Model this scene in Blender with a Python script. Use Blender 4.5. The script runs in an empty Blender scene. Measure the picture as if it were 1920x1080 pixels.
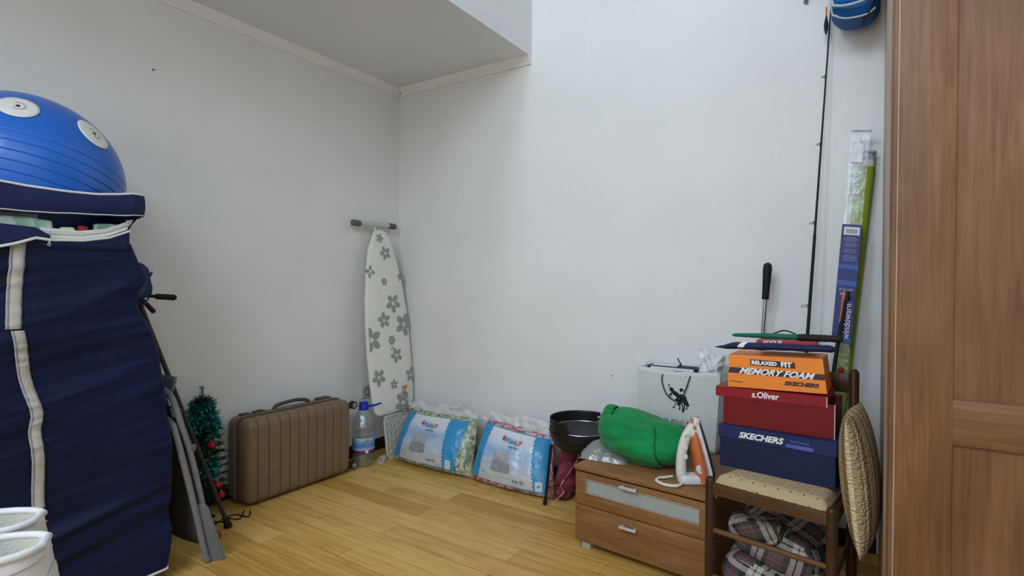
import bpy, bmesh, math, random
from mathutils import Vector, Matrix, noise

SC = bpy.context.scene
COL = SC.collection
random.seed(7)
PI = math.pi
R = math.radians

# ------------------------------------------------------------------ camera, world, lights, exposure
cam_data = bpy.data.cameras.new('camera')
cam_data.sensor_width = 36.0
cam_data.lens = 1028.0 / 1920.0 * 36.0
cam_data.clip_start = 0.02
cam = bpy.data.objects.new('camera', cam_data)
COL.objects.link(cam)
_yaw, _pit, _rol = 0.582412, -0.00823, 0.0079745
_f = Vector((-math.sin(_yaw) * math.cos(_pit), math.cos(_yaw) * math.cos(_pit), math.sin(_pit)))
_r0 = Vector((math.cos(_yaw), math.sin(_yaw), 0))
_u0 = _r0.cross(_f)
_r = _r0 * math.cos(_rol) + _u0 * math.sin(_rol)
_u = _u0 * math.cos(_rol) - _r0 * math.sin(_rol)
cam.matrix_world = Matrix(((_r.x, _u.x, -_f.x, 2.718), (_r.y, _u.y, -_f.y, -2.710), (_r.z, _u.z, -_f.z, 1.100), (0, 0, 0, 1)))
SC.camera = cam

world = bpy.data.worlds.new('world')
SC.world = world
world.use_nodes = True
world.node_tree.nodes['Background'].inputs[0].default_value = (0.75, 0.85, 1.0, 1)
world.node_tree.nodes['Background'].inputs[1].default_value = 0.3


def area(name, loc, target, sx, sy, power, color, spread=180):
    l = bpy.data.lights.new(name, 'AREA')
    l.shape = 'RECTANGLE'
    l.size = sx
    l.size_y = sy
    l.energy = power
    l.color = color
    l.spread = R(spread)
    o = bpy.data.objects.new(name, l)
    COL.objects.link(o)
    o.location = loc
    o.rotation_euler = (Vector(target) - Vector(loc)).to_track_quat('-Z', 'Y').to_euler()
    return o


# daylight: high window placed by the gallery's shadow edge, plus three added unseen fills
area('high_window_daylight', (1.29, -4.50, 3.50), (1.2, -0.5, 0.9), 0.4, 1.3, 40, (0.72, 0.86, 1.0))
area('wide_fill_light', (2.60, -4.50, 3.40), (1.2, -0.5, 0.4), 1.2, 1.2, 53, (0.75, 0.885, 1.0))
area('low_fill_light', (2.20, -4.54, 1.40), (1.2, 0.0, 0.3), 1.2, 1.2, 20, (0.92, 0.97, 1.0))
area('side_fill_light', (3.64, -2.95, 3.10), (0.0, -1.0, 0.4), 1.6, 0.8, 8, (0.84, 0.93, 1.0))

vs = SC.view_settings
SC.display_settings.display_device = 'sRGB'
vs.view_transform = 'Standard'
vs.look = 'None'
vs.gamma = 1.0
vs.use_curve_mapping = False
vs.exposure = 0.08


# ------------------------------------------------------------------ materials
def nodes_of(name):
    m = bpy.data.materials.new(name)
    m.use_nodes = True
    nt = m.node_tree
    return m, nt, nt.nodes, nt.links, nt.nodes['Principled BSDF']


def ramp(ns, stops, interp='LINEAR'):
    n = ns.new('ShaderNodeValToRGB')
    cr = n.color_ramp
    cr.interpolation = interp
    while len(cr.elements) < len(stops):
        cr.elements.new(0.5)
    for e, (p, c) in zip(cr.elements, stops):
        e.position = p
        e.color = (c[0], c[1], c[2], 1)
    return n


def coords(ns, ls, scale=(1, 1, 1), rot=(0, 0, 0), kind='Object'):
    t = ns.new('ShaderNodeTexCoord')
    mp = ns.new('ShaderNodeMapping')
    mp.inputs['Scale'].default_value = scale
    mp.inputs['Rotation'].default_value = rot
    ls.new(t.outputs[kind], mp.inputs['Vector'])
    return mp


def mat(name, col, rough=0.6, metal=0.0, vary=0.12, vscale=6.0, bump=0.0, bscale=60.0, spec=0.28, sheen=0.0, bstretch=(1, 1, 1), coat=0.0):
    m, nt, ns, ls, b = nodes_of(name)
    mp = coords(ns, ls)
    n = ns.new('ShaderNodeTexNoise')
    n.inputs['Scale'].default_value = vscale
    n.inputs['Detail'].default_value = 4
    ls.new(mp.outputs[0], n.inputs['Vector'])
    rp = ramp(ns, [(0.3, [c * (1 - vary) for c in col]), (0.7, [min(1, c * (1 + vary)) for c in col])])
    ls.new(n.outputs['Fac'], rp.inputs[0])
    ls.new(rp.outputs[0], b.inputs['Base Color'])
    b.inputs['Roughness'].default_value = rough
    b.inputs['Metallic'].default_value = metal
    b.inputs['Specular IOR Level'].default_value = spec
    if sheen:
        b.inputs['Sheen Weight'].default_value = sheen
    if coat:
        b.inputs['Coat Weight'].default_value = coat
    if bump:
        mp2 = coords(ns, ls, bstretch)
        n2 = ns.new('ShaderNodeTexNoise')
        n2.inputs['Scale'].default_value = bscale
        n2.inputs['Detail'].default_value = 6
        ls.new(mp2.outputs[0], n2.inputs['Vector'])
        bp = ns.new('ShaderNodeBump')
        bp.inputs['Strength'].default_value = bump
        bp.inputs['Distance'].default_value = 0.01
        ls.new(n2.outputs['Fac'], bp.inputs['Height'])
        ls.new(bp.outputs[0], b.inputs['Normal'])
    return m


def wood(name, c1, c2, c3, axis='Z', rough=0.45, fine=70.0, big=1.0):
    m, nt, ns, ls, b = nodes_of(name)
    s = {'X': (0.05, 1, 1), 'Y': (1, 0.05, 1), 'Z': (1, 1, 0.05)}[axis]
    mp = coords(ns, ls, s)
    n = ns.new('ShaderNodeTexNoise')
    n.inputs['Scale'].default_value = fine
    n.inputs['Detail'].default_value = 8
    n.inputs['Roughness'].default_value = 0.65
    n.inputs['Distortion'].default_value = 0.6
    ls.new(mp.outputs[0], n.inputs['Vector'])
    s2 = {'X': (0.22, 1, 1), 'Y': (1, 0.22, 1), 'Z': (1, 1, 0.22)}[axis]
    mp2 = coords(ns, ls, s2)
    n2 = ns.new('ShaderNodeTexNoise')
    n2.inputs['Scale'].default_value = 9.0 * big
    n2.inputs['Detail'].default_value = 5
    n2.inputs['Distortion'].default_value = 1.2
    ls.new(mp2.outputs[0], n2.inputs['Vector'])
    mx = ns.new('ShaderNodeMath')
    mx.operation = 'MULTIPLY_ADD'
    ls.new(n.outputs['Fac'], mx.inputs[0])
    mx.inputs[1].default_value = 0.55
    ml = ns.new('ShaderNodeMath')
    ml.operation = 'MULTIPLY'
    ls.new(n2.outputs['Fac'], ml.inputs[0])
    ml.inputs[1].default_value = 0.45
    ls.new(ml.outputs[0], mx.inputs[2])
    rp = ramp(ns, [(0.34, c1), (0.5, c2), (0.66, c3)])
    ls.new(mx.outputs[0], rp.inputs[0])
    ls.new(rp.outputs[0], b.inputs['Base Color'])
    b.inputs['Roughness'].default_value = rough
    b.inputs['Specular IOR Level'].default_value = 0.22
    bp = ns.new('ShaderNodeBump')
    bp.inputs['Strength'].default_value = 0.12
    bp.inputs['Distance'].default_value = 0.003
    ls.new(n.outputs['Fac'], bp.inputs['Height'])
    ls.new(bp.outputs[0], b.inputs['Normal'])
    return m


def plastic_film(name, tint=(1, 1, 1), gloss=0.14, white=0.0, rough=0.12):
    m, nt, ns, ls, b = nodes_of(name)
    out = ns['Material Output']
    tr = ns.new('ShaderNodeBsdfTransparent')
    tr.inputs[0].default_value = (*tint, 1)
    gl = ns.new('ShaderNodeBsdfGlossy')
    gl.inputs['Roughness'].default_value = rough
    df = ns.new('ShaderNodeBsdfDiffuse')
    df.inputs[0].default_value = (0.85, 0.86, 0.87, 1)
    mp = coords(ns, ls)
    n = ns.new('ShaderNodeTexNoise')
    n.inputs['Scale'].default_value = 22
    n.inputs['Detail'].default_value = 5
    ls.new(mp.outputs[0], n.inputs['Vector'])
    bp = ns.new('ShaderNodeBump')
    bp.inputs['Strength'].default_value = 0.5
    bp.inputs['Distance'].default_value = 0.02
    ls.new(n.outputs['Fac'], bp.inputs['Height'])
    ls.new(bp.outputs[0], gl.inputs['Normal'])
    m1 = ns.new('ShaderNodeMixShader')
    m1.inputs[0].default_value = gloss
    ls.new(tr.outputs[0], m1.inputs[1])
    ls.new(gl.outputs[0], m1.inputs[2])
    m2 = ns.new('ShaderNodeMixShader')
    m2.inputs[0].default_value = white
    ls.new(m1.outputs[0], m2.inputs[1])
    ls.new(df.outputs[0], m2.inputs[2])
    ls.new(m2.outputs[0], out.inputs['Surface'])
    return m


def plaster(name, col):
    m, nt, ns, ls, b = nodes_of(name)
    mp = coords(ns, ls)
    n = ns.new('ShaderNodeTexNoise')
    n.inputs['Scale'].default_value = 2.2
    n.inputs['Detail'].default_value = 6
    ls.new(mp.outputs[0], n.inputs['Vector'])
    rp = ramp(ns, [(0.35, [c * 0.965 for c in col]), (0.7, [min(1, c * 1.02) for c in col])])
    ls.new(n.outputs['Fac'], rp.inputs[0])
    ls.new(rp.outputs[0], b.inputs['Base Color'])
    b.inputs['Roughness'].default_value = 0.85
    n2 = ns.new('ShaderNodeTexNoise')
    n2.inputs['Scale'].default_value = 140
    n2.inputs['Detail'].default_value = 3
    ls.new(mp.outputs[0], n2.inputs['Vector'])
    n3 = ns.new('ShaderNodeTexNoise')
    n3.inputs['Scale'].default_value = 7
    ls.new(mp.outputs[0], n3.inputs['Vector'])
    ad = ns.new('ShaderNodeMath')
    ad.operation = 'ADD'
    ls.new(n2.outputs['Fac'], ad.inputs[0])
    ls.new(n3.outputs['Fac'], ad.inputs[1])
    bp = ns.new('ShaderNodeBump')
    bp.inputs['Strength'].default_value = 0.16
    bp.inputs['Distance'].default_value = 0.006
    ls.new(ad.outputs[0], bp.inputs['Height'])
    ls.new(bp.outputs[0], b.inputs['Normal'])
    return m


def floor_mat():
    m, nt, ns, ls, b = nodes_of('bamboo_planks')
    mp = coords(ns, ls)
    br = ns.new('ShaderNodeTexBrick')
    br.offset = 0.37
    br.offset_frequency = 2
    br.inputs['Scale'].default_value = 1.0
    br.inputs['Brick Width'].default_value = 0.93
    br.inputs['Row Height'].default_value = 0.1145
    br.inputs['Mortar Size'].default_value = 0.0013
    br.inputs['Mortar Smooth'].default_value = 0.1
    br.inputs['Color1'].default_value = (0.33, 0.33, 0.33, 1)
    br.inputs['Color2'].default_value = (0.68, 0.68, 0.68, 1)
    br.inputs['Mortar'].default_value = (0.08, 0.08, 0.08, 1)
    ls.new(mp.outputs[0], br.inputs['Vector'])
    # strips within a plank
    br2 = ns.new('ShaderNodeTexBrick')
    br2.offset = 0.41
    br2.inputs['Scale'].default_value = 1.0
    br2.inputs['Brick Width'].default_value = 0.93
    br2.inputs['Row Height'].default_value = 0.0191
    br2.inputs['Mortar Size'].default_value = 0.0
    br2.inputs['Color1'].default_value = (0.3, 0.3, 0.3, 1)
    br2.inputs['Color2'].default_value = (0.7, 0.7, 0.7, 1)
    ls.new(mp.outputs[0], br2.inputs['Vector'])
    mp2 = coords(ns, ls, (0.055, 1, 1))
    n = ns.new('ShaderNodeTexNoise')
    n.inputs['Scale'].default_value = 75
    n.inputs['Detail'].default_value = 7
    ls.new(mp2.outputs[0], n.inputs['Vector'])
    mp3 = coords(ns, ls, (0.35, 1, 1))
    n3 = ns.new('ShaderNodeTexNoise')
    n3.inputs['Scale'].default_value = 16
    n3.inputs['Detail'].default_value = 5
    ls.new(mp3.outputs[0], n3.inputs['Vector'])

    def lin(src, k, add=None):
        x = ns.new('ShaderNodeMath')
        x.operation = 'MULTIPLY_ADD'
        ls.new(src, x.inputs[0])
        x.inputs[1].default_value = k
        if add is None:
            x.inputs[2].default_value = 0
        else:
            ls.new(add, x.inputs[2])
        return x.outputs[0]
    s = lin(br.outputs['Color'], 0.5)
    s = lin(br2.outputs['Color'], 0.16, s)
    s = lin(n.outputs['Fac'], 0.26, s)
    s = lin(n3.outputs['Fac'], 0.22, s)
    rp = ramp(ns, [(0.12, (0.09, 0.045, 0.012)), (0.38, (0.36, 0.180, 0.034)), (0.52, (0.54, 0.305, 0.068)), (0.66, (0.72, 0.46, 0.140))])
    ls.new(s, rp.inputs[0])
    ls.new(rp.outputs[0], b.inputs['Base Color'])
    b.inputs['Roughness'].default_value = 0.45
    b.inputs['Specular IOR Level'].default_value = 0.3
    bp = ns.new('ShaderNodeBump')
    bp.inputs['Strength'].default_value = 0.1
    bp.inputs['Distance'].default_value = 0.002
    ls.new(s, bp.inputs['Height'])
    ls.new(bp.outputs[0], b.inputs['Normal'])
    return m


def plaid_mat():  # whole pattern darkened for the shade under the chair
    m, nt, ns, ls, b = nodes_of('plaid_cloth')
    tc = ns.new('ShaderNodeTexCoord')
    sep = ns.new('ShaderNodeSeparateXYZ')
    ls.new(tc.outputs['UV'], sep.inputs[0])

    def band(src):
        fr = ns.new('ShaderNodeMath')
        fr.operation = 'FRACT'
        ls.new(src, fr.inputs[0])
        r = ramp(ns, [(0.0, (0.03, 0.027, 0.03)), (0.05, (0.50, 0.46, 0.41)), (0.19, (0.02, 0.02, 0.022)), (0.23, (0.50, 0.46, 0.41)), (0.37, (0.03, 0.03, 0.035)),
                      (0.48, (0.10, 0.095, 0.095)), (0.60, (0.24, 0.02, 0.035)), (0.63, (0.16, 0.15, 0.15)), (0.68, (0.24, 0.02, 0.035)), (0.71, (0.10, 0.095, 0.095)), (0.88, (0.03, 0.03, 0.035))], 'CONSTANT')
        ls.new(fr.outputs[0], r.inputs[0])
        return r
    a = band(sep.outputs[0])
    c = band(sep.outputs[1])
    mx = ns.new('ShaderNodeMix')
    mx.data_type = 'RGBA'
    mx.blend_type = 'MIX'
    mx.inputs[0].default_value = 0.5
    ls.new(a.outputs[0], mx.inputs[6])
    ls.new(c.outputs[0], mx.inputs[7])
    ls.new(mx.outputs[2], b.inputs['Base Color'])
    b.inputs['Roughness'].default_value = 0.95
    b.inputs['Specular IOR Level'].default_value = 0.1
    return m


def uv_gradient(name, stops, rough=0.35):
    m, nt, ns, ls, b = nodes_of(name)
    tc = ns.new('ShaderNodeTexCoord')
    sep = ns.new('ShaderNodeSeparateXYZ')
    ls.new(tc.outputs['UV'], sep.inputs[0])
    rp = ramp(ns, stops)
    ls.new(sep.outputs[1], rp.inputs[0])
    ls.new(rp.outputs[0], b.inputs['Base Color'])
    b.inputs['Roughness'].default_value = rough
    return m


def leafy(name, stops, scale=60):
    m, nt, ns, ls, b = nodes_of(name)
    mp = coords(ns, ls, (1, 1, 0.6))
    v = ns.new('ShaderNodeTexVoronoi')
    v.inputs['Scale'].default_value = scale
    ls.new(mp.outputs[0], v.inputs['Vector'])
    sp = ns.new('ShaderNodeSeparateColor')
    ls.new(v.outputs['Color'], sp.inputs[0])
    rp = ramp(ns, stops)
    ls.new(sp.outputs[0], rp.inputs[0])
    ls.new(rp.outputs[0], b.inputs['Base Color'])
    b.inputs['Roughness'].default_value = 0.8
    bp = ns.new('ShaderNodeBump')
    bp.inputs['Strength'].default_value = 0.9
    bp.inputs['Distance'].default_value = 0.01
    ls.new(v.outputs['Distance'], bp.inputs['Height'])
    ls.new(bp.outputs[0], b.inputs['Normal'])
    return m


M = {}
M['wall'] = plaster('white_plaster', (0.795, 0.795, 0.79))
M['ceil'] = plaster('ceiling_plaster', (0.765, 0.78, 0.80))
M['cornice'] = mat('cornice_plaster', (0.82, 0.81, 0.80), 0.8, vary=0.02, bump=0.05)
M['floor'] = floor_mat()
M['base'] = wood('dark_baseboard', (0.018, 0.010, 0.007), (0.03, 0.016, 0.010), (0.05, 0.025, 0.014), 'X')
M['walnut'] = wood('walnut_upright', (0.122, 0.056, 0.0255), (0.180, 0.090, 0.044), (0.250, 0.134, 0.070), 'Z')
M['walnut_h'] = wood('walnut_crosswise', (0.122, 0.056, 0.0255), (0.180, 0.090, 0.044), (0.250, 0.134, 0.070), 'X')
M['edge'] = wood('pale_edge_band', (0.36, 0.25, 0.19), (0.43, 0.31, 0.24), (0.50, 0.37, 0.29), 'Z')
M['chest'] = wood('chest_walnut', (0.185, 0.080, 0.028), (0.255, 0.120, 0.047), (0.325, 0.170, 0.075), 'X')
M['frost'] = mat('frosted_panel', (0.36, 0.39, 0.38), 0.5, vary=0.05)
M['chrome'] = mat('brushed_chrome', (0.62, 0.63, 0.65), 0.35, 0.35, vary=0.02)
M['steel'] = mat('silver_tube', (0.55, 0.56, 0.57), 0.35, 1.0, vary=0.03)
M['navy'] = mat('navy_cloth', (0.0038, 0.0080, 0.040), 0.48, vary=0.25, vscale=3, bump=0.3, bscale=22, bstretch=(1, 0.4, 2.4), spec=0.22)
M['navy_flat'] = mat('navy_cover_flap', (0.0075, 0.0140, 0.066), 0.6, vary=0.15, bump=0.15, bscale=30)
M['black_gap'] = mat('dark_inside', (0.01, 0.011, 0.018), 0.8)
M['tape'] = mat('grey_white_tape', (0.50, 0.48, 0.44), 0.8, vary=0.16, vscale=14, bump=0.3, bscale=160)
M['tape_edge'] = mat('tape_edge', (0.30, 0.30, 0.33), 0.85, vary=0.2, vscale=60)
M['piping'] = mat('white_piping', (0.68, 0.69, 0.70), 0.7, vary=0.06)
M['zipper'] = mat('zipper_white', (0.74, 0.73, 0.68), 0.6, vary=0.05, bump=0.4, bscale=300)
M['mint'] = leafy('mint_print', [(0.0, (0.25, 0.52, 0.42)), (0.55, (0.42, 0.66, 0.55)), (0.8, (0.60, 0.72, 0.62)), (1.0, (0.15, 0.30, 0.25))], 34)
M['cream_cloth'] = mat('cream_cloth', (0.66, 0.66, 0.42), 0.85, bump=0.3)
M['red_cloth'] = mat('red_cloth', (0.36, 0.03, 0.03), 0.85, bump=0.3)
M['green_cloth2'] = leafy('green_print', [(0.0, (0.12, 0.32, 0.20)), (0.6, (0.30, 0.46, 0.36)), (1.0, (0.50, 0.58, 0.50))], 30)
M['ball'] = mat('blue_rubber', (0.008, 0.125, 0.56), 0.30, vary=0.05, vscale=2, spec=0.6, bump=0.02, bscale=160)
M['white_disc'] = mat('white_disc', (0.74, 0.74, 0.72), 0.5, vary=0.03)
M['ink'] = mat('black_print', (0.012, 0.012, 0.014), 0.6)
M['ink_grey'] = mat('grey_print', (0.16, 0.16, 0.18), 0.6)
M['ink_faint'] = mat('faint_print', (0.45, 0.44, 0.42), 0.6)
M['shoe'] = mat('white_leather', (0.66, 0.65, 0.66), 0.5, vary=0.03, bump=0.12, bscale=220)
M['shoe2'] = mat('white_leather_panel', (0.60, 0.58, 0.59), 0.6, vary=0.03, bump=0.15, bscale=260)
M['shoe_lining'] = mat('cream_lining', (0.50, 0.485, 0.43), 0.95, vary=0.10, bump=0.3, bscale=300)
M['rubber'] = mat('black_rubber', (0.012, 0.012, 0.013), 0.65)
M['grey_tube'] = mat('speckled_grey_enamel', (0.20, 0.205, 0.22), 0.5, vary=0.25, vscale=160)
M['grey_plate'] = mat('grey_plastic', (0.155, 0.16, 0.175), 0.5, vary=0.1)
M['shaded_fabric'] = mat('shaded_beige_sling', (0.075, 0.068, 0.062), 0.85, bump=0.2)  # beige sling darkened to carry the shadow between the tubes
M['brown_tube'] = mat('dark_brown_tube', (0.045, 0.036, 0.030), 0.45)
M['needle'] = mat('dark_needles', (0.010, 0.045, 0.028), 0.6, vary=0.4, vscale=40)
M['bark'] = mat('tree_stem', (0.03, 0.02, 0.012), 0.9)
M['tinsel'] = mat('teal_tinsel', (0.02, 0.30, 0.30), 0.22, 0.75, vary=0.45, vscale=50)
M['bauble'] = mat('red_bauble', (0.45, 0.012, 0.015), 0.22, vary=0.05)
M['gold'] = mat('bauble_cap', (0.6, 0.5, 0.2), 0.3, 1.0)
M['suit'] = mat('taupe_shell', (0.205, 0.135, 0.078), 0.42, vary=0.06, vscale=20, bump=0.12, bscale=420, spec=0.4)
M['suit_dark'] = mat('taupe_zip', (0.085, 0.062, 0.048), 0.6, vary=0.1)
M['suit_groove'] = mat('scuff', (0.36, 0.32, 0.28), 0.8)
M['cap_blue'] = mat('blue_cap', (0.01, 0.03, 0.42), 0.4)
M['pet'] = plastic_film('clear_bottle', (0.88, 0.92, 0.93), 0.16, 0.05, 0.08)
M['pane'] = plastic_film('window_glass', (1, 1, 1), 0.06, 0.0, 0.02)
M['film'] = plastic_film('clear_film', (0.97, 0.98, 0.99), 0.05, 0.03, 0.22)
M['film_white'] = plastic_film('milky_film', (0.95, 0.96, 0.97), 0.12, 0.42, 0.2)
M['film_top'] = plastic_film('crumpled_film', (0.95, 0.96, 0.96), 0.08, 0.42, 0.3)
M['label_blue'] = uv_gradient('bottle_label', [(0.0, (0.10, 0.035, 0.06)), (0.24, (0.10, 0.035, 0.06)), (0.25, (0.42, 0.50, 0.74)), (0.5, (0.10, 0.22, 0.55)), (0.8, (0.20, 0.40, 0.70)), (1.0, (0.6, 0.68, 0.8))])
M['label_green'] = mat('label_green', (0.16, 0.38, 0.06), 0.5)
M['board'] = mat('ironing_cover', (0.80, 0.79, 0.74), 0.85, vary=0.04, vscale=5, bump=0.15, bscale=18)
M['petal'] = mat('grey_green_petals', (0.315, 0.345, 0.320), 0.85, vary=0.04)
M['rust'] = mat('scorch_stain', (0.45, 0.33, 0.20), 0.9, vary=0.3, vscale=60)
M['cream_metal'] = mat('cream_enamel', (0.56, 0.56, 0.51), 0.45, vary=0.04)
M['grey_cap'] = mat('grey_end_cap', (0.13, 0.13, 0.135), 0.6)
M['socket'] = mat('white_socket', (0.52, 0.51, 0.49), 0.4)
M['blue_sheet'] = mat('bright_blue_card', (0.0, 0.30, 0.62), 0.3, vary=0.06)
M['panel'] = uv_gradient('label_panel', [(0.0, (0.62, 0.63, 0.66)), (0.22, (0.62, 0.64, 0.68)), (0.45, (0.50, 0.60, 0.78)), (0.66, (0.34, 0.52, 0.80)), (0.80, (0.66, 0.73, 0.82)), (1.0, (0.80, 0.82, 0.84))])
M['pillow_grey'] = mat('pillow_picture', (0.33, 0.32, 0.36), 0.5, vary=0.12, vscale=30)
M['pillow_grey2'] = mat('pillow_picture_fold', (0.44, 0.43, 0.47), 0.5, vary=0.12, vscale=30)
M['tag_white'] = mat('white_paper', (0.74, 0.74, 0.74), 0.6, vary=0.02)
M['logo_blue'] = mat('logo_blue', (0.01, 0.20, 0.50), 0.4)
M['logo_red'] = mat('logo_red', (0.50, 0.02, 0.04), 0.4)
M['fill_green'] = leafy('green_leaf_filling', [(0.0, (0.14, 0.19, 0.09)), (0.45, (0.34, 0.40, 0.22)), (0.8, (0.60, 0.62, 0.45)), (1.0, (0.72, 0.70, 0.60))], 75)
M['fill_pink'] = leafy('pink_filling', [(0.0, (0.30, 0.03, 0.08)), (0.5, (0.50, 0.16, 0.20)), (0.8, (0.66, 0.45, 0.45)), (1.0, (0.70, 0.62, 0.58))], 60)
M['fill_maroon'] = mat('maroon_filling', (0.20, 0.035, 0.06), 0.8, vary=0.4, vscale=22, bump=0.5, bscale=40)
M['black_metal'] = mat('black_enamel', (0.014, 0.013, 0.013), 0.42, vary=0.2, bump=0.05)
M['green_cloth'] = mat('green_cloth', (0.002, 0.235, 0.058), 0.8, vary=0.16, vscale=9, bump=0.35, bscale=30, sheen=0.15)
M['bag_paper'] = mat('grey_white_card', (0.63, 0.64, 0.63), 0.45, vary=0.03, vscale=4, bump=0.04, bscale=12)
M['bag_inside'] = mat('bag_inside', (0.55, 0.54, 0.52), 0.7)
M['navy_box'] = mat('navy_card', (0.008, 0.014, 0.055), 0.55, vary=0.08)
M['navy_lid'] = mat('navy_card_lid', (0.013, 0.023, 0.098), 0.5, vary=0.06)
M['purple'] = mat('lilac_print', (0.10, 0.11, 0.42), 0.6)
M['red_box'] = mat('red_card', (0.160, 0.005, 0.007), 0.5, vary=0.06)
M['red_lid'] = mat('red_card_lid', (0.25, 0.010, 0.014), 0.5, vary=0.06)
M['card_raw'] = mat('raw_card_edge', (0.50, 0.46, 0.42), 0.8)
M['orange_box'] = mat('orange_card', (0.80, 0.215, 0.010), 0.45, vary=0.06)
M['brown_print'] = mat('dark_brown_card', (0.035, 0.015, 0.010), 0.5)
M['print_white'] = mat('white_print', (0.80, 0.80, 0.80), 0.5, vary=0.02)
M['iron_white'] = mat('cream_plastic', (0.70, 0.68, 0.62), 0.35, vary=0.02)
M['iron_shell'] = mat('white_plastic', (0.72, 0.72, 0.73), 0.3, vary=0.02)
M['iron_orange'] = mat('orange_plastic', (0.60, 0.165, 0.045), 0.3, vary=0.04, coat=0.3)
M['soleplate'] = mat('grey_soleplate', (0.10, 0.105, 0.11), 0.35, 0.6)
M['chair_wood'] = wood('dark_beech', (0.030, 0.012, 0.006), (0.050, 0.022, 0.010), (0.075, 0.034, 0.016), 'Z', 0.3, 50)
M['rung_wood'] = wood('rung_beech', (0.10, 0.045, 0.018), (0.14, 0.068, 0.028), (0.19, 0.095, 0.042), 'X', 0.35, 50)
M['rail_wood'] = wood('rail_beech', (0.055, 0.024, 0.010), (0.085, 0.038, 0.016), (0.12, 0.055, 0.024), 'X', 0.35, 50)
M['red_mag'] = mat('magazine_red', (0.46, 0.03, 0.04), 0.4)
M['umb_green'] = mat('green_umbrella', (0.006, 0.13, 0.065), 0.6, vary=0.15)
M['blue_pack'] = mat('bright_blue_nylon', (0.004, 0.165, 0.60), 0.6, vary=0.08, bump=0.2, bscale=120)
M['blue_pack2'] = mat('mid_blue_nylon', (0.008, 0.095, 0.32), 0.6, vary=0.1, bump=0.2, bscale=120)
M['grey_trim'] = mat('grey_trim', (0.46, 0.50, 0.55), 0.6)
M['lime'] = mat('lime_blind', (0.27, 0.36, 0.030), 0.65, vary=0.08, bump=0.1, bscale=200)
M['navy_label'] = mat('navy_label', (0.030, 0.036, 0.185), 0.4, vary=0.05)
M['blue_label'] = mat('blue_label_stripe', (0.035, 0.11, 0.40), 0.4)
M['print_lilac'] = mat('lilac_text', (0.30, 0.32, 0.52), 0.5)
M['orange_tip'] = mat('orange_tip', (0.72, 0.16, 0.05), 0.45)
M['hook_metal'] = mat('dark_hook_metal', (0.06, 0.06, 0.06), 0.4, 0.7)
M['plaid'] = plaid_mat()
M['white_bag'] = plastic_film('white_carrier', (0.9, 0.91, 0.93), 0.08, 0.78, 0.3)
M['zip_film'] = plastic_film('zip_bag_film', (0.92, 0.93, 0.94), 0.14, 0.16, 0.15)
M['grate'] = mat('grate_wire', (0.05, 0.05, 0.05), 0.4)


def knit_mat():
    m, nt, ns, ls, b = nodes_of('striped_knit')
    tc = ns.new('ShaderNodeTexCoord')
    sep = ns.new('ShaderNodeSeparateXYZ')
    ls.new(tc.outputs['UV'], sep.inputs[0])
    fr = ns.new('ShaderNodeMath')
    fr.operation = 'FRACT'
    ls.new(sep.outputs[0], fr.inputs[0])
    rp = ramp(ns, [(0.0, (0.46, 0.355, 0.205)), (0.26, (0.52, 0.42, 0.26)), (0.30, (0.09, 0.055, 0.028)), (0.34, (0.70, 0.60, 0.41)), (0.50, (0.72, 0.63, 0.44)), (0.56, (0.27, 0.175, 0.08)), (0.84, (0.31, 0.21, 0.10)), (0.92, (0.62, 0.52, 0.34))])
    ls.new(fr.outputs[0], rp.inputs[0])
    mp = ns.new('ShaderNodeMapping')
    mp.inputs['Scale'].default_value = (7.0, 58, 1)
    ls.new(tc.outputs['UV'], mp.inputs['Vector'])
    v = ns.new('ShaderNodeTexVoronoi')
    v.inputs['Scale'].default_value = 1.0
    ls.new(mp.outputs[0], v.inputs['Vector'])
    mx = ns.new('ShaderNodeMix')
    mx.data_type = 'RGBA'
    mx.blend_type = 'MULTIPLY'
    mx.inputs[0].default_value = 0.55
    r2 = ramp(ns, [(0.0, (1.0, 1.0, 1.0)), (0.75, (0.55, 0.5, 0.42))])
    ls.new(v.outputs['Distance'], r2.inputs[0])
    ls.new(rp.outputs[0], mx.inputs[6])
    ls.new(r2.outputs[0], mx.inputs[7])
    ls.new(mx.outputs[2], b.inputs['Base Color'])
    b.inputs['Roughness'].default_value = 0.95
    b.inputs['Specular IOR Level'].default_value = 0.1
    bp = ns.new('ShaderNodeBump')
    bp.invert = True
    bp.inputs['Strength'].default_value = 0.9
    bp.inputs['Distance'].default_value = 0.006
    ls.new(v.outputs['Distance'], bp.inputs['Height'])
    ls.new(bp.outputs[0], b.inputs['Normal'])
    return m


M['knit'] = knit_mat()


def seat_mat():
    m, nt, ns, ls, b = nodes_of('dotted_tan_seat')
    mp = coords(ns, ls, (1, 1, 1), (0, 0, R(45)))
    v = ns.new('ShaderNodeTexVoronoi')
    v.voronoi_dimensions = '2D'
    v.inputs['Scale'].default_value = 38
    v.inputs['Randomness'].default_value = 0.12
    ls.new(mp.outputs[0], v.inputs['Vector'])
    r = ramp(ns, [(0.0, (0.16, 0.08, 0.03)), (0.10, (0.16, 0.08, 0.03)), (0.13, (0.47, 0.345, 0.195))])
    ls.new(v.outputs['Distance'], r.inputs[0])
    ls.new(r.outputs[0], b.inputs['Base Color'])
    b.inputs['Roughness'].default_value = 0.9
    n = ns.new('ShaderNodeTexNoise')
    n.inputs['Scale'].default_value = 260
    ls.new(mp.outputs[0], n.inputs['Vector'])
    bp = ns.new('ShaderNodeBump')
    bp.inputs['Strength'].default_value = 0.3
    bp.inputs['Distance'].default_value = 0.003
    ls.new(n.outputs['Fac'], bp.inputs['Height'])
    ls.new(bp.outputs[0], b.inputs['Normal'])
    return m


M['seat'] = seat_mat()


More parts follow.
